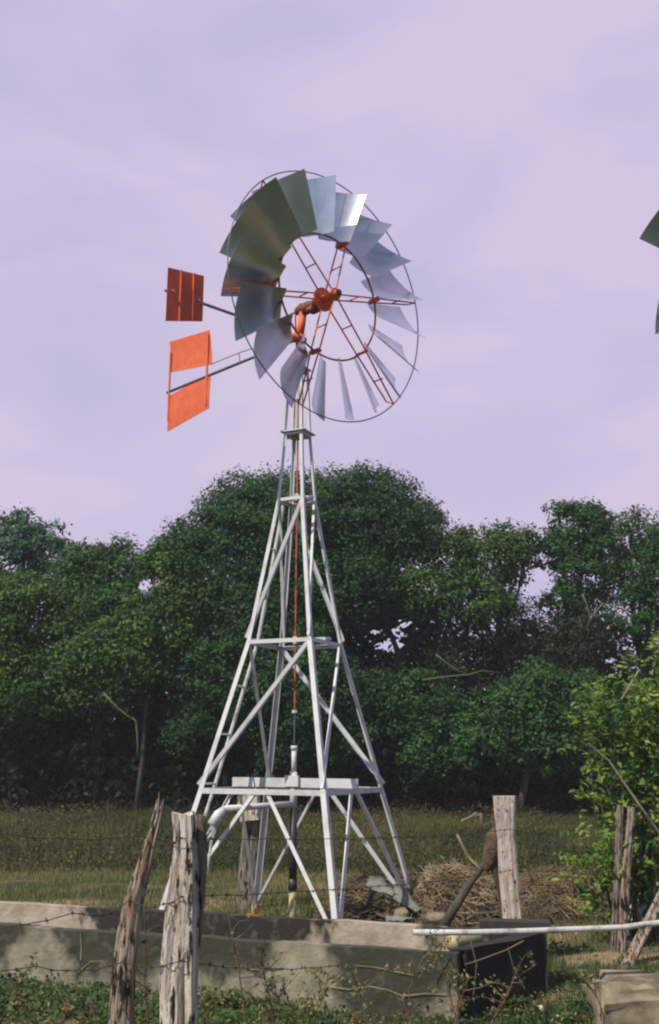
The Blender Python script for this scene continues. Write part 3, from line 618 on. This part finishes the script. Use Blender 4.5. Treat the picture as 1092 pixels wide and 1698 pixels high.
# fork of the big tree seen through the gap
fk = MB(); fb = Vector(big.location); r2 = lambda px, py, Y=30.2: at(px, py, Y) - fb
fk.tube([r2(668, 1340), r2(664, 1200), r2(661, 1100), r2(662, 1080)], [.2, .17, .16, .15], 10)
fk.tube([r2(661, 1086), r2(655, 1070), r2(648, 1052), r2(640, 1035), r2(630, 1010)], [.1, .075, .07, .06, .04], 8)
fk.tube([r2(662, 1086), r2(678, 1070), r2(700, 1056), r2(722, 1038), r2(745, 1010)], [.13, .1, .085, .07, .04], 8)
fk.tube([r2(648, 1054), r2(632, 1058), r2(618, 1066), r2(605, 1078)], [.06, .06, .05, .03], 8)
fk.tube([r2(640, 1046), r2(660, 1034), r2(680, 1026), r2(700, 1024)], [.05, .045, .035, .02], 8)
fk.build('forked_trunk', M['bark'], big, True)
tree('tree', 'wispy bluish green tree with loose sprigs at the far left', 'tree', [(20,935,75,75,33), (75,925,48,42,33), (-40,950,70,90,33), (35,868,30,18,33), (10,862,14,10,33), (58,880,22,14,33), (98,878,9,7,33), (112,882,8,6,33), (45,855,10,8,33), (100,905,16,12,33)], M['leaf_teal'], 330, 45, .14, clump=.34, seed=2, tint=(.5, .2))
tree('tree', 'yellowish green tree in front of the wispy one at left', 'tree', [(60,1015,85,60,Yt-1), (20,1050,60,70,Yt-1), (100,1060,75,55,Yt-1), (40,1120,80,55,Yt-1), (20,1165,90,45,Yt-1.2), (110,1130,60,50,Yt-1.2), (-30,1040,60,90,Yt-1), (30,985,60,40,Yt-1)], M['leaf_yel'], 640, 48, .12, clump=.34, seed=3, tint=(.36, .26))
tree('tree', 'rounded mid green tree left of the huge dome tree', 'tree', [(150,955,60,58,Yt+.5), (120,980,50,55,Yt+.5), (195,945,45,45,Yt+.3), (203,905,9,14,Yt+.3), (165,1030,70,60,Yt), (210,1010,45,55,Yt)], M['leaf_mid'], 480, 48, .12, clump=.36, seed=4, tint=(.50, .25))
tree('tree', 'bushy yellow green tree overlapping the left flank of the dome tree', 'tree', [(275,945,42,45,Yt-1.6), (300,1000,50,55,Yt-1.6), (255,1040,60,55,Yt-1.8), (200,1080,65,60,Yt-1.8), (150,1100,60,50,Yt-1.8), (255,930,22,24,Yt-1.6), (290,1060,45,45,Yt-1.8), (240,1110,50,35,Yt-1.8), (170,1150,70,35,Yt-1.6)], M['leaf_yel'], 640, 48, .115, clump=.33, seed=5, tint=(.32, .25), bark='bark', trunk_r=.07)
tree('tree', 'yellow tinged tree overlapping the right flank of the dome tree', 'tree', [(800,945,60,60,Yt-.6), (745,935,50,52,Yt-.6), (845,925,38,50,Yt-.6), (700,985,70,50,Yt-1), (780,1005,80,45,Yt-1), (830,885,22,18,Yt-.6), (870,905,28,30,Yt-.6), (770,890,22,18,Yt-.6)], M['leaf_yel'], 430, 42, .12, clump=.32, seed=6, tint=(.30, .24))
tree('tree', 'tall dark feathery tree at right, left one of the two tallest', 'tree', [(955,880,48,54,Yt), (925,850,18,22,Yt), (985,870,32,36,Yt), (915,920,40,45,Yt), (960,950,60,60,Yt), (1000,920,40,55,Yt), (935,1000,50,40,Yt)], M['leaf_mid'], 430, 44, .11, clump=.28, seed=7, tint=(.30, .22), bark='bark_pale')
tree('tree', 'tall dark tree touching the right edge, right one of the two tallest', 'tree', [(1045,880,30,46,Yt+.3), (1075,900,28,45,Yt+.3), (1060,960,50,60,Yt), (1100,960,50,80,Yt), (1040,1020,60,60,Yt), (1130,900,40,70,Yt), (1105,1060,60,60,Yt)], M['leaf_mid'], 450, 44, .11, clump=.30, seed=8, tint=(.30, .22))
tree('tree', 'brownish dark thin leaved tree right of the sky gap', 'tree', [(820,1050,90,65,Yt-.5), (880,1090,80,60,Yt-.5), (760,1100,65,45,Yt-.5), (960,1070,60,60,Yt-.5)], M['leaf_dark'], 420, 44, .10, clump=.34, seed=9, tint=(.55, .3), bark='bark_pale', limbs=20, trunk_r=.09)
tree('bush', 'dense green thicket below the tall trees at right', 'bush', [(905,1215,90,75,Yt-2), (960,1170,60,60,Yt-2), (845,1180,70,55,Yt-2), (800,1230,70,50,Yt-2), (720,1235,70,55,Yt-1.6), (690,1160,70,50,Yt-1.4), (900,1140,60,40,Yt-2), (990,1240,60,60,Yt-2)], M['leaf_mid'], 560, 48, .11, clump=.36, seed=10, tint=(.33, .2), trunk_r=.1, group='undergrowth')
tree('tree', 'unseen leafy tree beyond the left edge, added to cast shade', 'tree', [(-150,980,110,120,Yt-1), (-180,1100,110,120,Yt-1), (-260,980,90,140,Yt-1)], M['leaf_mid'], 420, 40, .17, clump=.5, seed=11)  # out of view, added so that it shades the understory
tree('tree', 'shaded leafy tree standing beyond the right edge', 'tree', [(1230,980,90,110,Yt-1), (1220,1120,90,120,Yt-1), (1330,1000,90,150,Yt-1)], M['leaf_mid'], 420, 40, .17, clump=.5, seed=12)
# pale limbs
for lab, pl, rr in (('pale bare forked branch hanging below the sky gap', [[(722,1085), (738,1098), (755,1110), (776,1120)], [(700,1128), (740,1122), (776,1119), (800,1112), (830,1116)]], .028),
                    ('pale bent dead trunk in the shade at left', [[(172,1150), (190,1170), (208,1185), (224,1196)], [(228,1258), (228,1225), (225,1196), (219,1190)]], .035),
                    ('pale leaning limb inside the tall trees at right', [[(965,985), (972,1000), (978,1020), (976,1035)], [(1000,1000), (985,1018), (972,1040)]], .028)):
    m = MB(); Yb = 27.4; b0 = at(*pl[0][0], Yb)
    for q in pl: m.tube([at(*p, Yb) - b0 for p in q], [rr, rr*.8, rr*.8, rr*.6, rr*.4][:len(q)], 7)
    o = m.build('dead_branch', M['bark_dim'], None, True); o.location = b0; tag(o, lab, 'branch', 'dead branches in the trees')
# the wood behind, one mass, its deep shade put into dark leaf colour
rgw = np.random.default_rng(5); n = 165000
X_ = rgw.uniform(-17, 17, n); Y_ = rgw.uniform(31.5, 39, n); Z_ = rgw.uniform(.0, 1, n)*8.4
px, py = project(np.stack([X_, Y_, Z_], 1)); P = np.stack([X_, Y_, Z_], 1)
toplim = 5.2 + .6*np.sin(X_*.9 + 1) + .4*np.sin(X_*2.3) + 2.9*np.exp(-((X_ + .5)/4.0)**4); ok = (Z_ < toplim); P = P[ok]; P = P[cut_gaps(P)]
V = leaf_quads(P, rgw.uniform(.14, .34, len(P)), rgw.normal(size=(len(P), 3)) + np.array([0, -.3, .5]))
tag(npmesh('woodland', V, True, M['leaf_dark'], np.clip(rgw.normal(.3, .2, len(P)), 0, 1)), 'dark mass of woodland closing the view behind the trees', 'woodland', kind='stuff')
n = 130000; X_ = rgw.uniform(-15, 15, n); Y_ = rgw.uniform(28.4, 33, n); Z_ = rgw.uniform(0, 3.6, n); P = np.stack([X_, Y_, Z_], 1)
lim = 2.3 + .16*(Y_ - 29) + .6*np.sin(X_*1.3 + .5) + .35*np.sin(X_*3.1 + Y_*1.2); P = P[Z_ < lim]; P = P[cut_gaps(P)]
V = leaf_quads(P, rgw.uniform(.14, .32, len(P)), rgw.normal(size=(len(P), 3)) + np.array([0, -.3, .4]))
tag(npmesh('undergrowth', V, True, M['leaf_under_shade'], np.clip(rgw.normal(.25, .2, len(P)), 0, 1)), 'deeply shaded undergrowth beneath the tree crowns', 'undergrowth', kind='stuff')
# ------------------------------------------------------------------ bright bush at right
def bush():
    Yb = 9.9
    base = onz(1060, 1562, 0); lob = [(1050,1200,85,60), (1010,1180,50,40), (1090,1130,40,50), (1040,1260,80,55), (985,1215,35,30), (1075,1330,80,70), (1010,1310,45,40), (1000,1400,55,45), (1070,1430,70,60), (985,1440,35,35), (1030,1500,65,35), (1100,1250,80,120), (1075,1090,22,14), (1130,1400,80,120), (1140,1180,60,80)]
    rg = np.random.default_rng(77); s = Yb/F; Cs = []; O = []
    for (x, y, rx, ry) in lob:
        c = np.array(at(x, y, Yb)); k = int(rx*ry/78)+3
        d = rg.normal(size=(k, 3)); d /= np.linalg.norm(d, axis=1, keepdims=True); Cs.append(c + d*np.array([rx*s, .4, ry*s])*rg.uniform(.35, 1, (k, 1))); O.append(d)
    Cs = np.concatenate(Cs); O = np.concatenate(O); ok = Cs[:, 2] > .08; Cs = Cs[ok]; O = O[ok]; P = []; T = []; NN = []
    root = empty('bush', base, 'bright yellow green leafy bush at the right edge, nearer than the wood', 'bush'); bb = np.array(base)
    # leafy twigs: leaves in rows along short sprays
    for c, o in zip(Cs, O):
        d = o*np.array([1, .6, .5]) + np.array([0, -.2, .35]) + rg.normal(size=3)*.35; d /= np.linalg.norm(d); Ls = rg.uniform(.12, .26); m = rg.integers(9, 15); tt = rg.uniform(0, 1, m)
        P.append(c + d*(tt*Ls)[:, None] + rg.normal(size=(m, 3))*.022); T.append(np.clip(rg.normal(.42, .30) + rg.normal(size=m)*.12, 0, 1)); NN.append(np.array([0, -.35, .8]) + rg.normal(size=(m, 3))*.5)
    P = np.concatenate(P); T = np.concatenate(T); NN = np.concatenate(NN)
    V = leaf_quads(P, rg.uniform(.045, .10, len(P)), NN, .42, .3)
    npmesh('foliage', V - bb, True, M['leaf_bush'], T, root)
    R_ = random.Random(4)
    for i in range(46):
        e = Vector(Cs[R_.randrange(len(Cs))]) - base; s0 = Vector((R_.uniform(-.25, .35), R_.uniform(-.2, .2), 0)); m_ = s0.lerp(e, .5) + Vector((R_.uniform(-.1, .1), 0, R_.uniform(.05, .3)))
        MB().tube([s0, s0.lerp(m_, .5), m_, m_.lerp(e, .6), e], [.014, .011, .008, .006, .003], 5).build('branch', M['bark_pale'] if i % 3 else M['bark'], root)
    MB().tube([at(1120, 1420, 9.6) - base, at(1060, 1335, 9.5) - base, at(1010, 1262, 9.5) - base, at(975, 1232, 9.5) - base], [.014, .011, .008, .004], 7).build('limb', M['bark_pale'], root)
    MB().tube([at(1030, 1160, 9.6) - base, at(1060, 1110, 9.6) - base], [.012, .008], 6).build('limb', M['bark_pale'], root)
bush()
# ------------------------------------------------------------------ brush heaps
def heap(name, label, c, rx, ry, h, mt, seed, nst=1500, mt2=None):
    R_ = random.Random(seed); root = empty(name, c, label, 'brush heap', 'heaps of dead brush')
    m = MB(); nu, nv_ = 28, 8
    for i in range(nv_+1):
        for j in range(nu):
            ph = 2*math.pi*j/nu; t = i/nv_; r = math.cos(t*math.pi/2); z = math.sin(t*math.pi/2)*h*.82; k = 1 + .3*noise.noise(Vector((math.cos(ph)*1.5, math.sin(ph)*1.5, t*2 + seed)))
            m.v.append((rx*.85*r*k*math.cos(ph), ry*.85*r*k*math.sin(ph), z*k - .03))
    for i in range(nv_):
        for j in range(nu): m.f.append((i*nu+j, i*nu+(j+1) % nu, (i+1)*nu+(j+1) % nu, (i+1)*nu+j))
    m.build('mound', mat('heap_core_%s' % name, (.10, .075, .045), .95, scale=9, rgb2=(.03, .025, .018), bump=.8), root, True)
    m = MB()
    for i in range(nst):
        a = R_.uniform(0, 2*math.pi); t = R_.uniform(0, 1)**.8; r = math.cos(t*math.pi/2)*R_.uniform(.75, 1.05); z = math.sin(t*math.pi/2)*h*R_.uniform(.75, 1.0)
        p = Vector((rx*r*math.cos(a), ry*r*math.sin(a), z)); d = Vector((R_.gauss(0, 1), R_.gauss(0, 1), R_.gauss(0, .45))).normalized()*R_.uniform(.06, .2)
        k = Vector((R_.uniform(-.03, .03), R_.uniform(-.03, .03), R_.uniform(-.02, .05))); m.tube([p - d, p + k, p + d], [.0045, .004, .002], 3, False)
    tag(m.build('dry_sticks', mt, root), kind='stuff')
    return root
heap('brush_heap', 'straw coloured heap of dead vines behind the forked stump', (1.2, 10.7, 0), .60, .5, .55, M['straw'], 2, 2600)
heap('brush_heap', 'dark brown brush heap behind the right windmill legs', (.62, 11.4, 0), .62, .5, .42, M['brush'], 5, 2200)
heap('brush_heap', 'low tangle of dead grass and vines right of the bleached post', (2.35, 11.6, 0), .8, .6, .42, M['brush'], 8, 2200)
def sheet(name, p0, p1, wd, label, up=Vector((0,0,1)), curl=1.6):
    p0, p1 = Vector(p0), Vector(p1); ax = (p1 - p0); e = ax.normalized(); s = e.cross(up).normalized(); u = s.cross(e); m = MB(); n1_, n2_ = 12, 9
    for sd in (0, 1):
        for i in range(n1_+1):
            t = i/n1_; w_ = wd*(.55 + .45*math.sin(math.pi*min(1, t*1.3+.12)))*(1 if t < .85 else .75)
            for j in range(n2_+1):
                a = (j/n2_ - .5)*curl*2; r = w_/2
                m.v.append(tuple(ax*t + s*math.sin(a)*r + u*((math.cos(a) - 1)*-r*.8 + sd*.006) + u*.02*noise.noise(Vector((t*5, j*.5, sd*0)))))
    K = (n1_+1)*(n2_+1)
    for i in range(n1_):
        for j in range(n2_):
            q = i*(n2_+1)+j; m.f.append((q, q+n2_+1, q+n2_+2, q+1)); m.f.append((K+q, K+q+1, K+q+n2_+2, K+q+n2_+1))
    o = m.build(name, M['sheet'], None, True); o.location = p0; return tag(o, label, 'palm sheath', 'grey dead palm sheaths')
sheet('palm_sheath', at(609, 1464, 10.55), at(652, 1484, 10.45), .17, 'grey curled palm sheath on top of the dark brush heap', Vector((-.2,-.7,.7)))
sheet('palm_sheath', at(648, 1480, 10.5), at(692, 1512, 10.3), .17, 'grey crumpled palm sheath sliding down the dark brush heap', Vector((.2,-.8,.5)))
sheet('palm_sheath', at(640, 1528, 9.8), at(682, 1525, 9.8), .12, 'flat grey palm sheath on the ground beside the right foot', Vector((0,-.3,1)), 1.)
rock('stone', at(722, 1522, 9.6), (.09, .08, .045), 'rounded pale stone behind the right windmill foot', 'stone', M['stone'], 3)
rock('stone', at(665, 1516, 10.0), (.07, .07, .05), 'small pale stone beside the grey palm sheath', 'stone', M['stone'], 5)
# ------------------------------------------------------------------ ruined masonry at lower right
mp_ = empty('stone_block', onz(1040, 1690, 0), 'low broken masonry block at the lower right corner', 'masonry block'); mo = Vector(mp_.location)
def chunk(c, d, seed, mt, nm='block'):
    m = MB(); k = 8; vs_ = []
    for ax_ in range(6):
        b0 = len(m.v)
        for i in range(k+1):
            for j in range(k+1):
                u, v = i/k*2-1, j/k*2-1; p = [(1,u,v), (-1,v,u), (v,1,u), (u,-1,v), (u,v,1), (v,u,-1)][ax_]
                p = Vector(p); p = Vector((p.x*d[0], p.y*d[1], p.z*d[2]))/2
                p *= 1 + .10*noise.noise(p*5 + Vector((seed*5, 0, 0))); p += Vector((1,1,1))*.035*noise.noise(p*14 + Vector((seed, 3, 0))); m.v.append(tuple(p + Vector(c)))
        for i in range(k):
            for j in range(k): q = b0+i*(k+1)+j; m.f.append((q, q+k+1, q+k+2, q+1))
    m.build(nm, mt, mp_, True)
q_ = at(985, 1660, 6.9); chunk(Vector((q_.x + .75, 6.95, .08)) - mo, (1.5, .42, .24), 1, M['stone'])
chunk(Vector((q_.x + .95, 7.3, .12)) - mo, (1.5, .30, .22), 2, M['stone'], 'slab'); chunk(Vector((q_.x + .30, 7.0, .215)) - mo, (.5, .26, .05), 4, M['stone'], 'slab')
rock('litter', onz(897, 1672, .03), (.014, .012, .018), 'small white scrap on the ground, left one of two at lower right', 'litter', M['litter'], 1)
rock('litter', onz(928, 1684, .03), (.020, .014, .02), 'slightly larger white scrap on the ground, right one of two', 'litter', M['litter'], 2)
for i, (x, y, r, lb) in enumerate([(955, 1598, .10, 'flat pale stone on bare earth right of the trough end'), (965, 1612, .05, 'small pale stone just below the flat one right of the trough'), (868, 1655, .05, 'small tan stone at the foot of the dark trough end'), (1010, 1662, .06, 'tan stone left of the masonry block')]):
    rock('stone', onz(x, y, .01), (r, r*.8, r*.3), lb, 'stone', M['stone'], 10 + i)
# ------------------------------------------------------------------ grasses
def inside_tank(x, y):
    # between front and back lines, left of the end wall
    P = np.stack([x, y], 1); a = np.array([A0.x, A0.y]); f = np.array([dF.x, dF.y]); nf = np.array([inF.x, inF.y]); s = (P - a) @ nf
    sb = (np.array([C0.x, C0.y]) - a) @ nf + .1; ne = np.array([inE.x, inE.y]); se = (P - a) @ ne
    return (s > -.01) & (s < sb) & (se > -.01)
def blades(name, xr, yr, n, hr, wd, mt, seed, label, cat, tintf, dens=None, lean=.35):
    rg = np.random.default_rng(seed); x = rg.uniform(*xr, n); y = yr[0] + (yr[1]-yr[0])*rg.uniform(0, 1, n)
    ok = ~inside_tank(x, y) & (np.abs(x) < y*.36 + .8)
    if dens is not None: ok &= rg.random(n) < dens(x, y)
    x, y = x[ok], y[ok]; n = len(x)
    patch = .5 + .25*np.sin(x*1.3 + 2*np.sin(y*.7)) + .25*np.sin(y*1.1 + 1.7*np.sin(x*.9) + 1)
    h = rg.uniform(*hr, n)*(.55 + .75*patch); a = rg.uniform(0, 2*math.pi, n); dx, dy = np.cos(a), np.sin(a); l = rg.normal(0, lean, n)*h; la = rg.uniform(0, 6.28, n)
    z0 = -.02; V = np.empty((n, 3, 3)); w_ = wd*rg.uniform(.6, 1.4, n)
    V[:, 0] = np.stack([x - dx*w_, y - dy*w_, np.full(n, z0)], 1); V[:, 1] = np.stack([x + dx*w_, y + dy*w_, np.full(n, z0)], 1)
    V[:, 2] = np.stack([x + np.cos(la)*l, y + np.sin(la)*l, h], 1)
    t = np.clip(tintf(x, y, patch, rg.normal(size=n)), 0, 1)
    o = npmesh(name, V.reshape(-1, 3), False, mt, t, None, 3); return tag(o, label, cat, kind='stuff')
blades('tall_weeds', (-11.5, 11.5), (15.6, 30), 60000, (.10, .34), .010, M['field'], 1, 'dense dark green and brown weeds covering the back of the field', 'weeds', lambda x, y, p, r: .5 + .7*(p - .5) + .16*r + .03*(y - 20))
blades('short_grass', (-6.5, 6.5), (8.2, 16.2), 110000, (.02, .09), .007, M['grass'], 2, 'short dry and green grass around the windmill', 'grass', lambda x, y, p, r: .50 - .6*(p - .5) + .22*r + .02*(y-12), lambda x, y: np.where(np.abs(y - (9.9 - .3*x)) < .25, .15, .9))
blades('front_grass', (-3.6, 4.2), (5.6, 9.2), 60000, (.02, .10), .0045, M['weed'], 3, 'green grass and low weeds on the near ground', 'grass', lambda x, y, p, r: .5 + .3*(p-.5) + .25*r, lambda x, y: np.clip(.5 + .9*np.sin(x*2.6+y)*np.sin(y*2.9 + 1.3*x), .08, 1))
rg = np.random.default_rng(21); n = 130000; x = rg.uniform(-11.5, 11.5, n); y = rg.uniform(15.4, 29.6, n)
H = np.array([.24 + .20*noise.noise(Vector((a*.8, b*.5, 0))) + .13*noise.noise(Vector((a*2.3, b*1.6, 5))) for a, b in zip(x[:20000], y[:20000])]); H = np.tile(H, 7)[:n]; x = np.tile(x[:20000], 7)[:n] + rg.normal(0, .10, n); y = np.tile(y[:20000], 7)[:n] + rg.normal(0, .12, n)
H = H + np.clip((y - 26.5)/3, 0, 1)*np.array([.25 + .5*noise.noise(Vector((a*1.4, 3, b*.3))) for a, b in zip(np.tile(x[:20000], 1), y[:20000])]).repeat(1)[np.arange(n) % 20000]; H = np.clip(H, .04, .9); z = H*rg.uniform(.1, 1, n); P = np.stack([x, y, z], 1); P = P[np.abs(x) < y*.34 + .6]; z2 = z[np.abs(x) < y*.34 + .6]; H2 = H[np.abs(x) < y*.34 + .6]
pn = np.array([noise.noise(Vector((a*.45, b*.30, 9))) for a, b in P[:20000, :2]]); 
tn = np.clip(.30 + .6*np.sin(P[:, 0]*.9 + 2*np.sin(P[:, 1]*.5))*np.sin(P[:, 1]*.8 + P[:, 0]*.3) + .5*(z2 - .2) + rg.normal(size=len(P))*.2 + .02*(P[:, 1] - 20), 0, 1)
tag(npmesh('field_weeds', leaf_quads(P, rg.uniform(.03, .075, len(P)), rg.normal(size=(len(P), 3)) + np.array([0, -.1, .4]), .4), True, M['field'], tn), 'rough clumpy weeds with dark green and brown patches on the field', 'weeds', kind='stuff')
# leafy weeds in patches
def weeds():
    rg = np.random.default_rng(9); C = []; T = []; NN = []; S = []
    pats = []
    for i in range(72):
        px = rg.uniform(-40, 800); g = onz(px, rg.uniform(1628, 1715), 0)
        pats.append((g.x, g.y, rg.uniform(.12, .26), rg.uniform(.05, .16), rg.uniform(.3, .75)))
    for i in range(18):
        px = rg.uniform(780, 1120); g = onz(px, rg.uniform(1560, 1715), 0); pats.append((g.x, g.y, rg.uniform(.06, .16), rg.uniform(.03, .10), rg.uniform(.3, .8)))
    for i in range(24):
        g = onz(rg.uniform(-20, 260) if i % 3 else rg.uniform(960, 1100), rg.uniform(1655, 1700), 0); pats.append((g.x, g.y, .16, .15, .4))
    for (x, y, r, h, t) in pats:
        k = int(900*r); q = rg.normal(size=(k, 2))*r*.55; z = rg.uniform(0, h, k)*np.clip(1.2 - np.linalg.norm(q, axis=1)/r*.6, .2, 1)
        P = np.stack([x + q[:, 0], y + q[:, 1]*.7, z], 1); ok = ~inside_tank(P[:, 0], P[:, 1]); P = P[ok]; k = len(P)
        C.append(P); T.append(np.clip(t + rg.normal(size=k)*.2, 0, 1)); NN.append(np.array([0, -.2, .8]) + rg.normal(size=(k, 3))*.5); S.append(rg.uniform(.018, .05, k))
    C = np.concatenate(C); V = leaf_quads(C, np.concatenate(S), np.concatenate(NN), .6, .3)
    tag(npmesh('leafy_weeds', V, True, M['weed'], np.concatenate(T)), 'low broad leaved green weeds along the foot of the trough', 'weeds', kind='stuff')
weeds()
rg = np.random.default_rng(31); n = 26000; x = rg.uniform(-3.4, 3.6, n); y = rg.uniform(5.8, 8.6, n); ok = ~inside_tank(x, y); x = x[ok]; y = y[ok]
k_ = np.array([noise.noise(Vector((a*2.2, b*2.6, 4))) for a, b in zip(x, y)]) > -.05; x = x[k_]; y = y[k_]; z = rg.uniform(.0, .05, len(x)) + .01
tag(npmesh('dry_litter', leaf_quads(np.stack([x, y, z], 1), rg.uniform(.012, .04, len(x)), rg.normal(size=(len(x), 3))*.5 + np.array([0, 0, .8]), .3), True, M['grass'], np.clip(rg.normal(.75, .2, len(x)), 0, 1)), 'dead brown leaves and stalks scattered over the near ground', 'leaf litter', kind='stuff')
# ------------------------------------------------------------------ dry weeds in the foreground
def drylw(px, py, Y, top, label, seed, nb=9, leafy=.5, mt='twig', spread=.16):
    R_ = random.Random(seed); b = at(px, py, Y); b.z = min(b.z, 0) if b.z < .3 else 0; t = at(*top, Y); root = empty('dry_weed', b, label, 'weed', 'dry weeds in the foreground')
    tl_ = t - b; pts = [Vector((0,0,-.02)), tl_*.3 + Vector((R_.uniform(-.03,.03),0,0)), tl_*.65 + Vector((R_.uniform(-.03,.03),0,0)), tl_]
    MB().tube(pts, [.006, .005, .004, .002], 5).build('stem', M[mt], root)
    LV_ = []
    for i in range(nb):
        s = R_.uniform(.35, .98); p = tl_*s; d = Vector((R_.uniform(-1, 1), R_.uniform(-.6, .6), R_.uniform(.1, .9))).normalized()*R_.uniform(.4, 1.2)*spread
        k = p + d*.5 + Vector((0, 0, R_.uniform(-.02, .02))); MB().tube([p, k, p + d + Vector((0,0,-.015))], [.0035, .0028, .0015], 4).build('twig', M[mt], root)
        for q in range(int(14*leafy)): LV_.append(p.lerp(p + d, R_.uniform(.2, 1.05)) + Vector((R_.gauss(0, .012), R_.gauss(0, .012), R_.gauss(0, .012))))
    if LV_:
        C = np.array([tuple(v) for v in LV_]); npmesh('leaves', leaf_quads(C, RNG.uniform(.016, .04, len(C)), RNG.normal(size=(len(C), 3)) + np.array([0, -.3, .4]), .5, .3), True, M['grass'] if seed % 2 else M['weed'], RNG.uniform(.1, 1, len(C)), root)['kind'] = 'stuff'
drylw(500, 1720, 6.4, (545, 1612), 'dry weed with drooping brown leaf clusters in front of the trough', 1, 12, 1.1)
drylw(455, 1720, 6.2, (432, 1600), 'thin leafy weed left of the drooping brown one', 2, 10, .9)
drylw(430, 1720, 6.0, (372, 1490), 'tall bare brown stem right of the thick peeling post', 3, 6, .2)
drylw(400, 1720, 6.3, (470, 1640), 'low arching dry weed with tangled twigs below the trough', 5, 12, .5)
drylw(268, 1720, 5.2, (240, 1500), 'tall bare twig between the leaning and the peeling post', 4, 5, .15)
drylw(110, 1730, 6.0, (20, 1625), 'arching brown twig with curled leaves at lower left', 7, 12, .9, spread=.2)
drylw(60, 1740, 5.8, (130, 1640), 'bent dry twig crossing the weeds at lower left', 9, 9, .4)
drylw(770, 1720, 6.6, (720, 1570), 'reddish dry weed at the corner of the trough', 11, 11, .8)
drylw(800, 1720, 6.5, (860, 1600), 'thin dry weed before the black trough end', 13, 9, .5)
drylw(660, 1720, 6.5, (700, 1590), 'slender pale weed before the stained trough wall', 15, 7, .5)
drylw(1010, 1720, 6.2, (985, 1640), 'dark arching weed stem before the masonry block', 17, 5, .3, spread=.2)
drylw(560, 1725, 6.3, (600, 1640), 'low brown dead weed between the drooping weed and the slender one', 21, 12, .7, spread=.2)
drylw(350, 1725, 5.9, (330, 1650), 'short tangled dead weed at the foot of the thick peeling post', 23, 12, .5, spread=.2)
drylw(160, 1725, 5.9, (150, 1655), 'small dead weed left of the leaning post', 25, 10, .4, spread=.2)
drylw(740, 1725, 6.4, (770, 1620), 'wiry dead weed just right of the reddish one', 27, 12, .3, spread=.2)
drylw(885, 1620, 24, (885, 1338), 'small pale flowering weed in the field left of the bush', 19, 10, .7, 'straw', .4)
# loose vines across the black end and dead branch in the field
m = MB()
for pl in ([(770,1600),(800,1590),(840,1575),(868,1560)], [(700,1590),(730,1560),(700,1500),(740,1640)][:2], [(780,1560),(790,1600),(785,1650)], [(870,1640),(850,1600),(842,1570)]):
    m.tube([at(x, y, 7.0) for x, y in pl], .004, 4)
tag(m.build('dry_vine', M['brush'], None), 'thin dry vines hanging over the black end of the trough', 'vine')
b0 = at(765, 1362, 22); m = MB()
for pl in ([(765,1362),(782,1354),(800,1350)], [(797,1348),(798,1362)], [(782,1354),(790,1348)]): m.tube([at(x, y, 22) - b0 for x, y in pl], [.03, .025, .02][:len(pl)], 5)
o = m.build('dead_branch', M['straw'], None); o.location = b0; tag(o, 'small pale dead branch lying on the field near the wood', 'branch')
b0 = at(757, 1382, 10.8); o = MB().tube([Vector((0,0,0)), at(775, 1420, 10.7) - b0, at(795, 1440, 10.6) - b0], [.014, .014, .01], 6).build('dead_branch', M['straw']); o.location = b0; tag(o, 'pale stick leaning out of the straw coloured heap', 'branch')

# ------------------------------------------------------------------ thin scattering volume added to lift the dark tones
hz = MB().box((0, 0, 0), (1300, 1300, 14)).build('lift_haze', bpy.data.materials.new('lift_haze')); hz.location = (0, 100, 5.5); tag(hz, kind='stuff')
hm = hz.data.materials[0]; hm.use_nodes = True; ht = hm.node_tree; ht.nodes.clear(); ho = ht.nodes.new('ShaderNodeOutputMaterial'); hv = ht.nodes.new('ShaderNodeVolumePrincipled')
hv.inputs['Density'].default_value = .0009; hv.inputs['Color'].default_value = (.86, .95, 1, 1); ht.links.new(hv.outputs[0], ho.inputs['Volume'])
